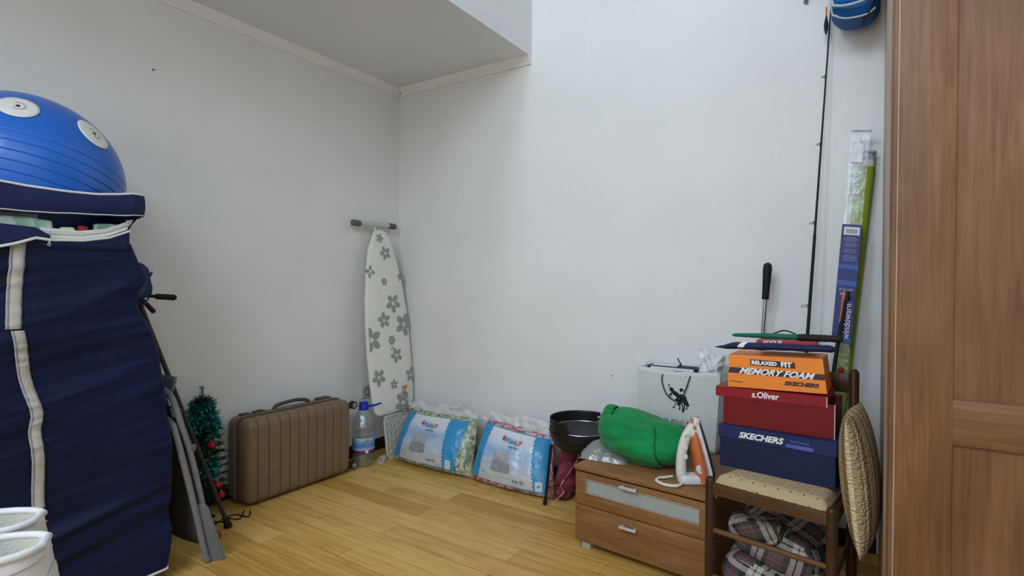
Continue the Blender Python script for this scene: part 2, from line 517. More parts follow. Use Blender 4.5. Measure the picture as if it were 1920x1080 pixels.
# ------------------------------------------------------------------ mesh helpers
def frame_of(d):
    d = Vector(d).normalized()
    a = Vector((0, 0, 1)) if abs(d.z) < 0.9 else Vector((1, 0, 0))
    x = d.cross(a).normalized()
    return x, d.cross(x).normalized()


class MB:
    def __init__(self):
        self.bm = bmesh.new()
        self.uv = None

    def box(self, c, s, rot=None, bevel=0.0, seg=2):
        g = bmesh.ops.create_cube(self.bm, size=1.0)
        vv = g['verts']
        if bevel > 0:
            for v in vv:
                v.co = Vector((v.co.x * s[0], v.co.y * s[1], v.co.z * s[2]))
            es = list({e for v in vv for e in v.link_edges})
            r = bmesh.ops.bevel(self.bm, geom=es, offset=bevel, segments=seg, affect='EDGES', profile=0.5)
            vv = list({v for f in r['faces'] for v in f.verts} | {v for v in vv if v.is_valid})
        else:
            for v in vv:
                v.co = Vector((v.co.x * s[0], v.co.y * s[1], v.co.z * s[2]))
        for v in vv:
            p = v.co if rot is None else rot @ v.co
            v.co = p + Vector(c)
        return self

    def box2(self, lo, hi, bevel=0.0):
        return self.box([(a + b) / 2 for a, b in zip(lo, hi)], [b - a for a, b in zip(lo, hi)], None, bevel)

    def tube(self, pts, r, seg=10, caps=True, closed=False):
        pts = [Vector(p) for p in pts]
        n = len(pts)
        rr = r if isinstance(r, (list, tuple)) else [r] * n
        rings = []
        px = None
        for i, p in enumerate(pts):
            if closed:
                d = pts[(i + 1) % n] - pts[i - 1]
            else:
                d = pts[min(i + 1, n - 1)] - pts[max(i - 1, 0)]
            d = d.normalized() if d.length > 1e-9 else Vector((0, 0, 1))
            if px is None:
                x, y = frame_of(d)
            else:
                x = px - d * px.dot(d)
                x = x.normalized() if x.length > 1e-6 else frame_of(d)[0]
                y = d.cross(x).normalized()
            px = x
            rings.append([self.bm.verts.new(p + (x * math.cos(2 * PI * k / seg) + y * math.sin(2 * PI * k / seg)) * rr[i]) for k in range(seg)])
        m = n if closed else n - 1
        for i in range(m):
            a, b = rings[i], rings[(i + 1) % n]
            for k in range(seg):
                self.bm.faces.new((a[k], a[(k + 1) % seg], b[(k + 1) % seg], b[k]))
        if caps and not closed:
            self.bm.faces.new(list(reversed(rings[0])))
            self.bm.faces.new(rings[-1])
        return self

    def lathe(self, prof, seg=32, mtx=None, cap0=False, cap1=False):
        rings = []
        for (r, z) in prof:
            ring = []
            for k in range(seg):
                p = Vector((r * math.cos(2 * PI * k / seg), r * math.sin(2 * PI * k / seg), z))
                ring.append(self.bm.verts.new(mtx @ p if mtx else p))
            rings.append(ring)
        for a, b in zip(rings, rings[1:]):
            for k in range(seg):
                self.bm.faces.new((a[k], a[(k + 1) % seg], b[(k + 1) % seg], b[k]))
        if cap0:
            self.bm.faces.new(list(reversed(rings[0])))
        if cap1:
            self.bm.faces.new(rings[-1])
        return self

    def sphere(self, c, r, seg=16, rings=10):
        r3 = r if isinstance(r, (list, tuple)) else (r, r, r)
        g = bmesh.ops.create_uvsphere(self.bm, u_segments=seg, v_segments=rings, radius=1.0)
        for v in g['verts']:
            v.co = Vector((v.co.x * r3[0], v.co.y * r3[1], v.co.z * r3[2])) + Vector(c)
        return self

    def grid(self, fn, nu, nv, cu=False, cv=False, uvs=None):
        vs_ = [[self.bm.verts.new(fn(i / (nu if cu else nu - 1), j / (nv if cv else nv - 1))) for j in range(nv)] for i in range(nu)]
        if uvs and self.uv is None:
            self.uv = self.bm.loops.layers.uv.new('UVMap')
        for i in range(nu if cu else nu - 1):
            for j in range(nv if cv else nv - 1):
                q = ((i, j), (i + 1, j), (i + 1, j + 1), (i, j + 1))
                f = self.bm.faces.new([vs_[a % nu][b % nv] for a, b in q])
                if uvs:
                    for l, (a, b) in zip(f.loops, q):
                        l[self.uv].uv = uvs(a / (nu if cu else nu - 1), b / (nv if cv else nv - 1))
        return self

    def poly(self, pts):
        self.bm.faces.new([self.bm.verts.new(Vector(p)) for p in pts])
        return self

    def prism(self, pts2, y0, y1, fn=None):
        """outline in (x, z), extruded along y"""
        fn = fn or (lambda x, y, z: Vector((x, y, z)))
        a = [self.bm.verts.new(fn(x, y0, z)) for x, z in pts2]
        b = [self.bm.verts.new(fn(x, y1, z)) for x, z in pts2]
        n = len(pts2)
        self.bm.faces.new(a)
        self.bm.faces.new(list(reversed(b)))
        for i in range(n):
            self.bm.faces.new((a[i], b[i], b[(i + 1) % n], a[(i + 1) % n]))
        return self

    def rbox(self, lo, hi, r, n=(8, 8, 8), post=None):
        """box with rounded corners made of an even grid, so it can be shaped further"""
        lo, hi = Vector(lo), Vector(hi)
        c, h = (lo + hi) / 2, (hi - lo) / 2
        ids = {}

        def vert(i, j, k):
            key = (i, j, k)
            if key not in ids:
                p = Vector((-h.x + 2 * h.x * i / n[0], -h.y + 2 * h.y * j / n[1], -h.z + 2 * h.z * k / n[2]))
                q = Vector([max(-(h[a] - r), min(h[a] - r, p[a])) for a in range(3)])
                d = p - q
                if d.length > 1e-9:
                    p = q + d.normalized() * min(r, max(abs(x) for x in d) if False else r)
                nn = d.normalized() if d.length > 1e-9 else Vector((0, 0, 0))
                w = p + c
                if post:
                    w = post(w, nn)
                ids[key] = self.bm.verts.new(w)
            return ids[key]
        for ax in range(3):
            b, e = (ax + 1) % 3, (ax + 2) % 3
            for side in (0, n[ax]):
                for i in range(n[b]):
                    for j in range(n[e]):
                        q = []
                        for (di, dj) in ((0, 0), (1, 0), (1, 1), (0, 1)):
                            t = [0, 0, 0]
                            t[ax] = side
                            t[b] = i + di
                            t[e] = j + dj
                            q.append(vert(*t))
                        if side == 0:
                            q.reverse()
                        self.bm.faces.new(q)
        return self

    def build(self, name, m, parent=None, smooth=True, angle=40, solid=0.0, sub=0, offset=0.0):
        bmesh.ops.recalc_face_normals(self.bm, faces=self.bm.faces[:]) if solid == 0 and not getattr(self, 'keep', False) else None
        me = bpy.data.meshes.new(name)
        self.bm.to_mesh(me)
        self.bm.free()
        me.materials.append(m)
        if smooth:
            for p in me.polygons:
                p.use_smooth = True
            me.set_sharp_from_angle(angle=R(angle))
        o = bpy.data.objects.new(name, me)
        COL.objects.link(o)
        if parent:
            o.parent = parent
        if solid:
            s = o.modifiers.new('thickness', 'SOLIDIFY')
            s.thickness = solid
            s.offset = offset
        if sub:
            s = o.modifiers.new('smooth', 'SUBSURF')
            s.levels = sub
            s.render_levels = sub
        return o


def tag(o, label=None, cat=None, group=None, kind=None):
    if label:
        o['label'] = label
    if cat:
        o['category'] = cat
    if group:
        o['group'] = group
    if kind:
        o['kind'] = kind
    return o


def thing(name, label, cat, loc=(0, 0, 0), rz=0.0, group=None, rot=None):
    o = bpy.data.objects.new(name, None)
    o.empty_display_size = 0.05
    COL.objects.link(o)
    o.location = loc
    o.rotation_euler = rot if rot else (0, 0, rz)
    return tag(o, label, cat, group)


def struct(o):
    o['kind'] = 'structure'
    return o


def text2d(s, size, shear=0.0, bold=0.0, sx=1.0, align='CENTER'):
    cu = bpy.data.curves.new('lettering_source', 'FONT')
    cu.body = s
    cu.size = size
    cu.shear = shear
    cu.offset = bold
    cu.align_x = align
    cu.align_y = 'CENTER'
    cu.resolution_u = 3
    o = bpy.data.objects.new('lettering_source', cu)
    COL.objects.link(o)
    dg = bpy.context.evaluated_depsgraph_get()
    me = bpy.data.meshes.new_from_object(o.evaluated_get(dg))
    vs_ = [(v.co.x * sx, v.co.y) for v in me.vertices]
    fs = [tuple(p.vertices) for p in me.polygons]
    bpy.data.objects.remove(o)
    bpy.data.curves.remove(cu)
    bpy.data.meshes.remove(me)
    return vs_, fs


def lettering(s, size, place, m, parent, name='lettering', shear=0.0, bold=0.0, sx=1.0, align='CENTER', rot=0.0):
    """place(x, y) puts a point of the flat text onto the surface"""
    vs_, fs = text2d(s, size, shear, bold, sx, align)
    b = MB()
    b.keep = True
    c, sn = math.cos(rot), math.sin(rot)
    vv = [b.bm.verts.new(place(x * c - y * sn, x * sn + y * c)) for x, y in vs_]
    for f in fs:
        try:
            b.bm.faces.new([vv[i] for i in f])
        except ValueError:
            pass
    return b.build(name, m, parent, smooth=False)


def on_front(x0, z0, y):
    """flat text on a face looking to -y, centred at (x0, z0)"""
    return lambda a, b: Vector((x0 + a, y, z0 + b))


def blob(pts2, place):
    return [place(x, y) for x, y in pts2]


def ell(cx, cy, rx, ry, n=16, rot=0.0):
    o = []
    for k in range(n):
        a = 2 * PI * k / n
        x, y = rx * math.cos(a), ry * math.sin(a)
        o.append((cx + x * math.cos(rot) - y * math.sin(rot), cy + x * math.sin(rot) + y * math.cos(rot)))
    return o


def decal(polys, place, name, m, parent):
    b = MB()
    b.keep = True
    for p in polys:
        b.poly(blob(p, place))
    return b.build(name, m, parent, smooth=False)


def stroke(pts, w):
    """flat line of width w through 2D points, as quads"""
    out = []
    for (x0, y0), (x1, y1) in zip(pts, pts[1:]):
        d = math.hypot(x1 - x0, y1 - y0) or 1
        nx, ny = -(y1 - y0) / d * w / 2, (x1 - x0) / d * w / 2
        out.append([(x0 - nx, y0 - ny), (x1 - nx, y1 - ny), (x1 + nx, y1 + ny), (x0 + nx, y0 + ny)])
    return out


def nz(x, y=0, z=0):
    return noise.noise(Vector((x, y, z)))


def lerp(a, b, t):
    return a + (b - a) * t


def curve_at(pts, z):
    """piecewise linear lookup in [(z, value), ...] sorted by z"""
    if z <= pts[0][0]:
        return pts[0][1]
    for (a, va), (b, vb) in zip(pts, pts[1:]):
        if z <= b:
            return lerp(va, vb, (z - a) / (b - a))
    return pts[-1][1]


def smooth_path(pts, n=8):
    """Catmull-Rom through the points"""
    P = [Vector(p) for p in pts]
    P = [P[0] * 2 - P[1]] + P + [P[-1] * 2 - P[-2]]
    out = []
    for i in range(1, len(P) - 2):
        for k in range(n):
            t = k / n
            a, b, c, d = P[i - 1], P[i], P[i + 1], P[i + 2]
            out.append(0.5 * ((2 * b) + (c - a) * t + (2 * a - 5 * b + 4 * c - d) * t * t + (3 * b - a - 3 * c + d) * t ** 3))
    out.append(P[-2])
    return out


# ------------------------------------------------------------------ the room
XR, YF, ZC, ZM, XM = 3.70, -4.60, 4.50, 2.412, 1.057
b = MB(); b.box2((-0.1, YF - 0.1, -0.1), (XR + 0.1, 0.1, 0.0)); struct(b.build('floor', M['floor'], smooth=False))
b = MB(); b.box2((-0.1, 0.0, 0.0), (XR, 0.1, ZC)); struct(b.build('wall_back', M['wall'], smooth=False))
b = MB(); b.box2((-0.1, YF, 0), (0.0, 0.0, ZC)); struct(b.build('wall_left', M['wall'], smooth=False))
# the two walls behind the photographer, with openings added for the lamps
b = MB()
b.box2((XR, -2.1, 0), (XR + 0.1, 0.1, ZC)); b.box2((XR, YF, 0), (XR + 0.1, -3.8, ZC)); b.box2((XR, -3.8, 0), (XR + 0.1, -2.1, 2.65)); b.box2((XR, -3.8, 3.55), (XR + 0.1, -2.1, ZC))
struct(b.build('wall_right', M['wall'], smooth=False))
b = MB()
for x0, x1, holes in ((-0.1, 1.08, []), (1.08, 1.50, [(2.84, 4.16)]), (1.50, 1.60, []), (1.60, 2.00, [(0.79, 2.01)]), (2.00, 2.80, [(0.79, 2.01), (2.79, 4.01)]), (2.80, 3.20, [(2.79, 4.01)]), (3.20, XR + 0.1, [])):
    z = 0.0
    for h0, h1 in holes + [(ZC, ZC)]:
        b.box2((x0, YF - 0.1, z), (x1, YF, h0))
        z = h1
struct(b.build('wall_front', M['wall'], smooth=False))
# low ceiling under the gallery, its upright face, and the high ceiling
b = MB(); b.box2((0.0, YF, ZM), (XM, 0.0, ZM + 0.06)); struct(b.build('ceiling', M['ceil'], smooth=False))
b = MB(); b.box2((0.0, YF, ZM + 0.06), (XM, 0.0, ZC)); struct(b.build('wall_gallery', M['wall'], smooth=False))
b = MB(); b.box2((XM, YF, ZC), (XR, 0.0, ZC + 0.1)); struct(b.build('ceiling_high', M['ceil'], smooth=False))
# cornices
prof = [(0.0, 0.0), (0.022, 0.0), (0.018, 0.012), (0.010, 0.030), (0.004, 0.042), (0.0, 0.048)]
b = MB(); b.prism([(x, ZM - z) for x, z in [(0.0, 0.0), (0.040, 0.0), (0.036, 0.010), (0.014, 0.036), (0.010, 0.046), (0.0, 0.046)]], YF, -0.0)
struct(b.build('trim_1', M['cornice'], smooth=False))
b = MB(); b.prism([(x, ZM - z) for x, z in [(0.0, 0.0), (0.040, 0.0), (0.036, 0.010), (0.014, 0.036), (0.010, 0.046), (0.0, 0.046)]], 0.036, XM, lambda x, y, z: Vector((y, -x, z)))
struct(b.build('trim_2', M['cornice'], smooth=False))
b = MB(); b.box2((0.0, YF, 0.0), (0.014, 0.0, 0.075), 0.003); struct(b.build('baseboard_left', M['base']))
b = MB(); b.box2((0.014, -0.014, 0.0), (2.74, 0.0, 0.075), 0.003); struct(b.build('baseboard_back', M['base']))
for nm, cen, ax_, w, h in (('unseen_window_1', (1.29, YF - 0.06, 3.50), 'x', 0.42, 1.32), ('unseen_window_2', (2.60, YF - 0.06, 3.40), 'x', 1.20, 1.22), ('unseen_window_3', (2.20, YF - 0.06, 1.40), 'x', 1.20, 1.22), ('unseen_window_4', (XR + 0.05, -2.95, 3.10), 'y', 1.70, 0.90)):  # unseen windows, added where the lamps stand
    wn, g = MB(), MB()
    bw = 0.05
    rects = [(-w / 2, -w / 2 + bw, -h / 2, h / 2), (w / 2 - bw, w / 2, -h / 2, h / 2), (-w / 2 + bw, w / 2 - bw, -h / 2, -h / 2 + bw), (-w / 2 + bw, w / 2 - bw, h / 2 - bw, h / 2)]
    for m_, (a0, a1, z0, z1), d in [(wn, r_, 0.03) for r_ in rects] + [(g, (-w / 2 + bw, w / 2 - bw, -h / 2 + bw, h / 2 - bw), 0.003)]:
        if ax_ == 'x':
            m_.box2((cen[0] + a0, cen[1] - d, cen[2] + z0), (cen[0] + a1, cen[1] + d, cen[2] + z1))
        else:
            m_.box2((cen[0] - d, cen[1] + a0, cen[2] + z0), (cen[0] + d, cen[1] + a1, cen[2] + z1))
    fr_ = struct(wn.build(nm, M['cornice'], smooth=False))
    g.build('pane', M['pane'], fr_, smooth=False)
# nail marks
b = MB(); b.tube([(-0.004, -1.535, 2.049), (0.005, -1.535, 2.049)], 0.0045, 10)
tag(b.build('nail', M['ink_grey']), 'small dark nail high on the left wall beneath the low ceiling', 'nail')
b = MB(); b.tube([(1.569, 0.004, 0.618), (1.569, -0.004, 0.616)], [0.004, 0.003], 10)
tag(b.build('nail', M['ink_grey']), 'small dark nail in the back wall above the black grill', 'nail')
# wall socket
t = thing('wall_socket', 'white wall socket low on the left wall behind the ironing board', 'socket', (0.0, -0.285, 0.40))
b = MB(); b.box((0.005, 0, 0), (0.010, 0.082, 0.082), None, 0.004); b.build('face_plate', M['socket'], t)
b = MB(); b.lathe([(0.024, 0.0), (0.024, 0.004), (0.020, 0.004), (0.019, -0.003), (0.0, -0.003)], 24, Matrix.Translation((0.0095, 0, 0)) @ Matrix.Rotation(R(90), 4, 'Y')); b.build('socket_well', M['ink_grey'], t)


# ------------------------------------------------------------------ navy cloth wardrobe on the left
FX, BX, YL = 0.590, 0.045, -2.560
EDGE = [(0.05, -1.727), (0.174, -1.713), (0.469, -1.718), (0.60, -1.725), (0.727, -1.744), (0.844, -1.760), (0.922, -1.783), (0.97, -1.805), (1.018, -1.826), (1.060, -1.818), (1.111, -1.804), (1.176, -1.831), (1.256, -1.862), (1.42, -1.862)]


def pocket(z):
    return 1.0 - 0.85 * max(0.0, min(1.0, (z - 1.08) / 0.10))


def folds(y, z):
    """slack cloth: long creases that climb to the right"""
    s = z - 0.22 * (y + 2.1)
    f = 0.0
    for (fr, am, sd) in ((4.0, 0.030, 1.3), (9.0, 0.022, 7.9), (21.0, 0.0085, 3.1)):
        v = nz(y * 1.1 + sd, s * fr, sd)
        f += am * (0.5 - 2.2 * abs(v)) * (0.35 + 1.2 * abs(nz(y * 2.0, z * 2.0, sd + 5)))
    return f * pocket(z) * (0.35 + 0.65 * min(1.0, max(0.0, (z - 0.08) / 0.3)))


def front_x(y, z):
    return FX - 0.006 + folds(y, z)


fw = thing('fabric_wardrobe', 'tall navy cloth wardrobe with pale vertical tape under the blue ball', 'wardrobe', (0, 0, 0))


def body_fn(z0, z1, top=None):
    def fn(u, v):
        z = lerp(z0, z1, v)
        if top and v > 0.999:
            pass
        yr = curve_at(EDGE, z) + 0.008 * nz(z * 9, 2.2)
        # outline: front (right to left), left side, back, right side
        L = [(FX, yr), (FX, YL), (BX, YL), (BX, yr - 0.01)]
        t = u * 4
        if t < 2:
            s = t / 2
            y = lerp(yr, YL, s)
            e = min(s, 1 - s)
            x = front_x(y, z) - 0.022 * max(0, 1 - e / 0.018) ** 2
            return Vector((x, y, z))
        if t < 2.5:
            s = (t - 2) / 0.5
            return Vector((lerp(FX - 0.02, BX, s), YL, z))
        if t < 3.3:
            s = (t - 2.5) / 0.8
            return Vector((BX, lerp(YL, yr, s), z))
        s = (t - 3.3) / 0.7
        x = lerp(BX, FX - 0.025, s)
        return Vector((x, yr + 0.012 * math.sin(PI * s) + 0.35 * folds(x * 2 + 4, z) - 0.012, z))
    return fn


b = MB()
NU, NVb = 200, 150
b.grid(body_fn(0.055, 1.225), NU, NVb, cu=True)
b.build('cloth_body', M['navy'], fw, angle=70)
# inner tray that carries the clothes and the ball
b = MB(); b.box2((BX + 0.01, YL + 0.01, 1.085), (FX - 0.012, -1.900, 1.105), 0.004); b.build('inner_shelf', M['black_gap'], fw)
# roof: the ball sinks into it
BC, BR = Vector((0.303, -2.070, 1.435)), 0.290


def roof_z(x, y):
    rho2 = (x - BC.x) ** 2 + (y - BC.y) ** 2
    r = 0.2935
    z = 1.372
    if rho2 < r * r:
        z = min(z, BC.z - math.sqrt(r * r - rho2) + 0.0)
    return z - 0.006


b = MB()
b.grid(lambda u, v: Vector((lerp(BX + 0.005, FX - 0.006, u), lerp(YL, -1.868, v), roof_z(lerp(BX + 0.005, FX - 0.006, u), lerp(YL, -1.868, v)))), 50, 80)
b.build('roof', M['navy_flat'], fw, angle=70, solid=0.003)
# upright bands of the head part: right side, back, left side
b = MB()
b.grid(lambda u, v: Vector((lerp(BX, FX - 0.012, u), -1.866 + 0.006 * nz(u * 5, v * 3) + 0.006 * (v > 0.9), lerp(1.205, 1.375, v))), 24, 10)
b.grid(lambda u, v: Vector((BX, lerp(YL, -1.866, u), lerp(1.205, 1.375, v))), 20, 4)
b.grid(lambda u, v: Vector((lerp(BX, FX - 0.012, u), YL, lerp(1.205, 1.375, v))), 20, 4)
b.build('head_sides', M['navy_flat'], fw, solid=0.003)


def top_edge(y):
    return curve_at([(-2.56, 1.386), (-2.2, 1.383), (-2.12, 1.378), (-2.03, 1.374), (-1.95, 1.379), (-1.867, 1.392), (-1.815, 1.394)], y)


def flap_low(y):
    return curve_at([(-2.56, 1.296), (-2.2, 1.299), (-2.07, 1.303), (-1.875, 1.316), (-1.815, 1.322)], y)


def flap_fn(u, v):
    y = lerp(YL, -1.815, u)
    x = FX + 0.008 + 0.008 * math.sin(v * PI) + 0.006 * nz(y * 7, v * 2) + 0.006 * (y > -1.86)
    if y > -1.86:
        x -= (y + 1.86) * 0.5
    return Vector((x, y, lerp(flap_low(y), top_edge(y), v) + 0.002 * nz(y * 16, 3.3)))


b = MB(); b.grid(flap_fn, 90, 10); b.build('front_flap', M['navy_flat'], fw, angle=70, solid=0.004)
# folded corner that sticks out to the right
b = MB()
b.grid(lambda u, v: Vector((FX - 0.012 - 0.10 * u, -1.815 - 0.045 * u + 0.004 * math.sin(u * 9) - 0.02 * (1 - v) * (0.4 + u), lerp(1.318 - 0.02 * u, 1.392, v))), 14, 8)
b.grid(lambda u, v: Vector((FX - 0.006 - 0.03 * u - 0.01 * v, lerp(-1.862, -1.812, 1 - v * (0.9 - 0.3 * u)), lerp(1.345, 1.285, v) + 0.03 * u * (1 - v))), 8, 8)
b.build('corner_fold', M['navy_flat'], fw, angle=70, solid=0.003)
b = MB(); b.tube([(flap_fn(k / 60, 1).x, flap_fn(k / 60, 1).y, flap_fn(k / 60, 1).z + 0.003) for k in range(61)], 0.0042, 8)
b.build('piping', M['piping'], fw)
b = MB(); b.tube([(flap_fn(k / 60, 0.06).x + 0.004, lerp(YL, -1.815, k / 60), flap_fn(k / 60, 0.06).z) for k in range(61)], 0.0018, 6)
b.build('seam_stitching', M['piping'], fw)


def lip(y):
    return curve_at([(-2.56, 1.20), (-2.2, 1.209), (-2.1, 1.236), (-2.0, 1.238), (-1.93, 1.254), (-1.867, 1.284)], y)


# front cloth that rises to the zip, and the zip tape on its edge
b = MB()
b.grid(lambda u, v: Vector((front_x(lerp(YL, -1.862, u), 1.215) + 0.003, lerp(YL, -1.862, u), lerp(1.20, lip(lerp(YL, -1.862, u)), v))), 60, 4)
b.build('window_hem', M['navy_flat'], fw, solid=0.003)
b = MB()
b.grid(lambda u, v: Vector((front_x(lerp(-2.10, -1.868, u), 1.215) + 0.008 - 0.012 * v, lerp(-2.10, -1.868, u), lip(lerp(-2.10, -1.868, u)) + lerp(-0.010, 0.026 * (1 - 0.5 * u), v))), 40, 5)
b.build('zip_tape', M['zipper'], fw, solid=0.002)
b = MB()
for q in (0.008, 0.016):
    b.tube([(front_x(lerp(-2.10, -1.868, k / 30), 1.215) + 0.008, lerp(-2.10, -1.868, k / 30), lip(lerp(-2.10, -1.868, k / 30)) + q) for k in range(31)], 0.0016, 6)
b.build('zip_teeth', M['piping'], fw)
b = MB()
pp = [(-2.56, 1.170), (-2.30, 1.180), (-2.2, 1.196), (-2.165, 1.207), (-2.12, 1.226), (-2.085, 1.222)]
b.grid(lambda u, v: Vector((FX + 0.016 + 0.004 * math.sin(u * 8), lerp(YL, -2.085, u), lerp(curve_at(pp, lerp(YL, -2.085, u)), curve_at([(-2.56, 1.27), (-2.2, 1.263), (-2.12, 1.258), (-2.085, 1.236)], lerp(YL, -2.085, u)), v))), 40, 6)
b.build('window_flap', M['navy_flat'], fw, solid=0.003)
b = MB()
b.tube([(FX + 0.020 + 0.004 * math.sin(k / 40 * 8), lerp(YL, -2.085, k / 40), curve_at(pp, lerp(YL, -2.085, k / 40))) for k in range(41)], 0.0042, 8)
b.tube([(FX + 0.020, lerp(-2.085, -1.868, k / 40), curve_at([(-2.085, 1.222), (-2.0, 1.226), (-1.93, 1.240), (-1.868, 1.268)], lerp(-2.085, -1.868, k / 40))) for k in range(41)], 0.0036, 8)
b.build('piping', M['piping'], fw)
b = MB(); b.tube([(FX + 0.024, -2.087, 1.222), (FX + 0.026, -2.089, 1.212)], 0.0018, 8); b.tube([(FX + 0.026, -2.089 + 0.004 * math.cos(k), 1.208 + 0.004 * math.sin(k)) for k in (0, 1, 2, 3, 4, 5, 6)], 0.0012, 6); b.build('zip_pull', M['chrome'], fw)


def strap(pts, w, name):
    path = smooth_path([(0, y, z) for y, z in pts], 10)
    b = MB()
    n = len(path)

    def fn(u, v):
        k = u * (n - 1)
        i = min(int(k), n - 2)
        p = path[i].lerp(path[i + 1], k - i)
        y = p.y + (v - 0.5) * w
        return Vector((front_x(y, p.z) + 0.0045 + 0.0025 * math.sin(v * PI), y, p.z))
    b.grid(fn, n * 2, 7)
    s = b.build(name, M['tape'], fw, solid=0.002)
    for q, nm in ((0.10, 'tape_border'), (0.90, 'tape_border')):
        e = MB()
        e.grid(lambda u, v: fn(u, q + (v - 0.5) * 0.15) + Vector((0.0022, 0, 0)), n * 2, 2)
        e.build(nm, M['tape_edge'], s, solid=0.001)
    return s


strap([(-2.154, 1.212), (-2.160, 1.10), (-2.165, 1.02), (-2.168, 0.953)], 0.036, 'closing_tape')
strap([(-2.158, 0.948), (-2.146, 0.87), (-2.137, 0.80), (-2.122, 0.735), (-2.113, 0.690), (-2.118, 0.64), (-2.110, 0.55), (-2.108, 0.45), (-2.105, 0.36), (-2.096, 0.31), (-2.090, 0.22), (-2.09, 0.07)], 0.031, 'closing_tape')
# hem piping at the floor
b = MB()
ring = [body_fn(0.055, 1.2)(k / 160, 0) for k in range(160)]
b.tube([p + Vector((0.002, 0.001, -0.002)) for p in ring], 0.0045, 8, closed=True)
b.build('piping', M['piping'], fw)
for (x, y) in ((FX - 0.05, -1.905), (FX - 0.05, YL + 0.05), (BX + 0.05, -1.905), (BX + 0.05, YL + 0.05)):
    b = MB(); b.tube([(x, y, 0.0), (x, y, 1.09)], 0.009, 12); b.build('frame_pole', M['steel'], fw)
b = MB(); b.keep = True
b.grid(lambda u, v: Vector((FX + 0.004 + 0.004 * nz(u * 9, v * 3), lerp(YL, -2.11, u), lerp(1.238, flap_low(lerp(YL, -2.11, u)) + 0.006, v))), 30, 6); b.build('window_film', M['film'], fw)
# cloth bow at the right edge
b = MB()
b.rbox((FX - 0.075, -1.872, 1.020), (FX - 0.004, -1.800, 1.165), 0.030, (10, 12, 16), lambda p, n: p + n * 0.014 * nz(p.x * 30, p.y * 30, p.z * 22) + Vector((0, 0.016 * math.sin((p.z - 1.02) * 22), 0)))
b.build('gathered_cloth', M['navy_flat'], fw, angle=80)
b = MB()
b.grid(lambda u, v: Vector((FX - 0.02 - 0.05 * u, -1.842 + 0.062 * v - 0.02 * math.sin(u * PI), 1.045 + 0.09 * (v * (1 - u)) + 0.05 * u - 0.02 * math.sin(v * 3))), 10, 10)
b.grid(lambda u, v: Vector((FX - 0.03 - 0.04 * u, -1.815 + 0.035 * math.sin(v * PI) + 0.01 * u, lerp(1.01, 1.12, v) - 0.015 * u)), 8, 10)
b.build('tie_bow', M['navy_flat'], fw, angle=70, solid=0.004)
b = MB(); b.tube([(FX - 0.03, -1.800, 1.135), (FX - 0.03, -1.786, 1.118), (FX - 0.03, -1.780, 1.098), (FX - 0.03, -1.783, 1.080)], 0.0032, 8); b.build('bow_piping', M['piping'], fw)

# clothes seen through the open window
def lump(name, label, c, s, m, seed, rot=0.0, cat='clothes'):
    b = MB()
    h = Vector(s) / 2

    def post(p, n):
        k = nz(p.x * 14 + seed, p.y * 14, p.z * 14)
        return p + n * (0.010 * k - 0.002)
    b.rbox(-h, h, min(s) * 0.42, (10, 16, 8), post)
    o = b.build(name, m, None, angle=80)
    o.location = c
    o.rotation_euler = (0, 0, rot)
    return tag(o, label, cat, 'clothes inside the navy wardrobe')


lump('folded_cloth', 'mint printed cloth at the left in the window of the navy wardrobe', (0.5610, -2.130, 1.198), (0.034, 0.135, 0.182), M['mint'], 1.0, 0.0)
lump('folded_cloth', 'cream cloth between mint and red cloth in the wardrobe window', (0.5615, -2.030, 1.188), (0.032, 0.050, 0.163), M['cream_cloth'], 4.0, 0.0)
lump('folded_cloth', 'red cloth in the middle of the wardrobe window', (0.5610, -1.984, 1.193), (0.032, 0.034, 0.172), M['red_cloth'], 6.0)
lump('folded_cloth', 'green printed cloth at the right in the window of the navy wardrobe', (0.5600, -1.918, 1.198), (0.032, 0.084, 0.184), M['green_cloth2'], 8.0, 0.0)

# ------------------------------------------------------------------ exercise ball
ball = thing('exercise_ball', 'big blue exercise ball with white paper discs on the navy wardrobe', 'ball', BC)
axis = Vector((-0.195, 0.24, 0.95)).normalized()
ax_m = axis.to_track_quat('Z', 'Y').to_matrix().to_4x4()
b = MB()
# finer rings near the moulded lines
prof = []
zs = sorted(set([round(-1 + 2 * i / 70, 4) for i in range(71)] + [round(g + k * 0.003, 4) for g in (0.130, 0.020, -0.090, -0.200, -0.310) for k in range(-4, 5)]))
for z in zs:
    d = sum(0.0022 * math.exp(-((z - g) / 0.005) ** 2) for g in (0.130, 0.020, -0.090, -0.200, -0.310))
    r = math.sqrt(max(0.0, 1 - z * z))
    prof.append((max(r * (BR - d), 1e-4), z * (BR - d)))
b.lathe(prof, 96, ax_m)
b.build('ball_skin', M['ball'], ball, angle=60)


def ball_disc(direction, rad):
    d = Vector(direction).normalized()
    x, y = frame_of(d)
    P = lambda a, c: (d * BR + x * a + y * c).normalized() * (BR + 0.0025)
    b = MB()
    b.grid(lambda u, v: P(rad * (0.06 + 0.94 * v) * math.cos(2 * PI * u), rad * (0.06 + 0.94 * v) * math.sin(2 * PI * u)), 40, 6, cu=True)
    o = b.build('paper_disc', M['white_disc'], ball, solid=0.0015)
    P2 = lambda a, c: (d * BR + x * a + y * c).normalized() * (BR + 0.0042)
    decal([ell(0, 0, rad * 0.10, rad * 0.10, 14)], P2, 'centre_hole', M['ink'], o)
    decal([s for r in (0.30, 0.36) for s in stroke([(rad * r * math.cos(k * PI / 18), rad * r * math.sin(k * PI / 18)) for k in range(4, 31)], rad * 0.025)], P2, 'print_ring', M['ink_faint'], o)


DISC1, DISC2 = (0.692, -0.216, 0.689), (0.694, 0.463, 0.552)
ball_disc(DISC1, 0.052)
ball_disc(DISC2, 0.056)

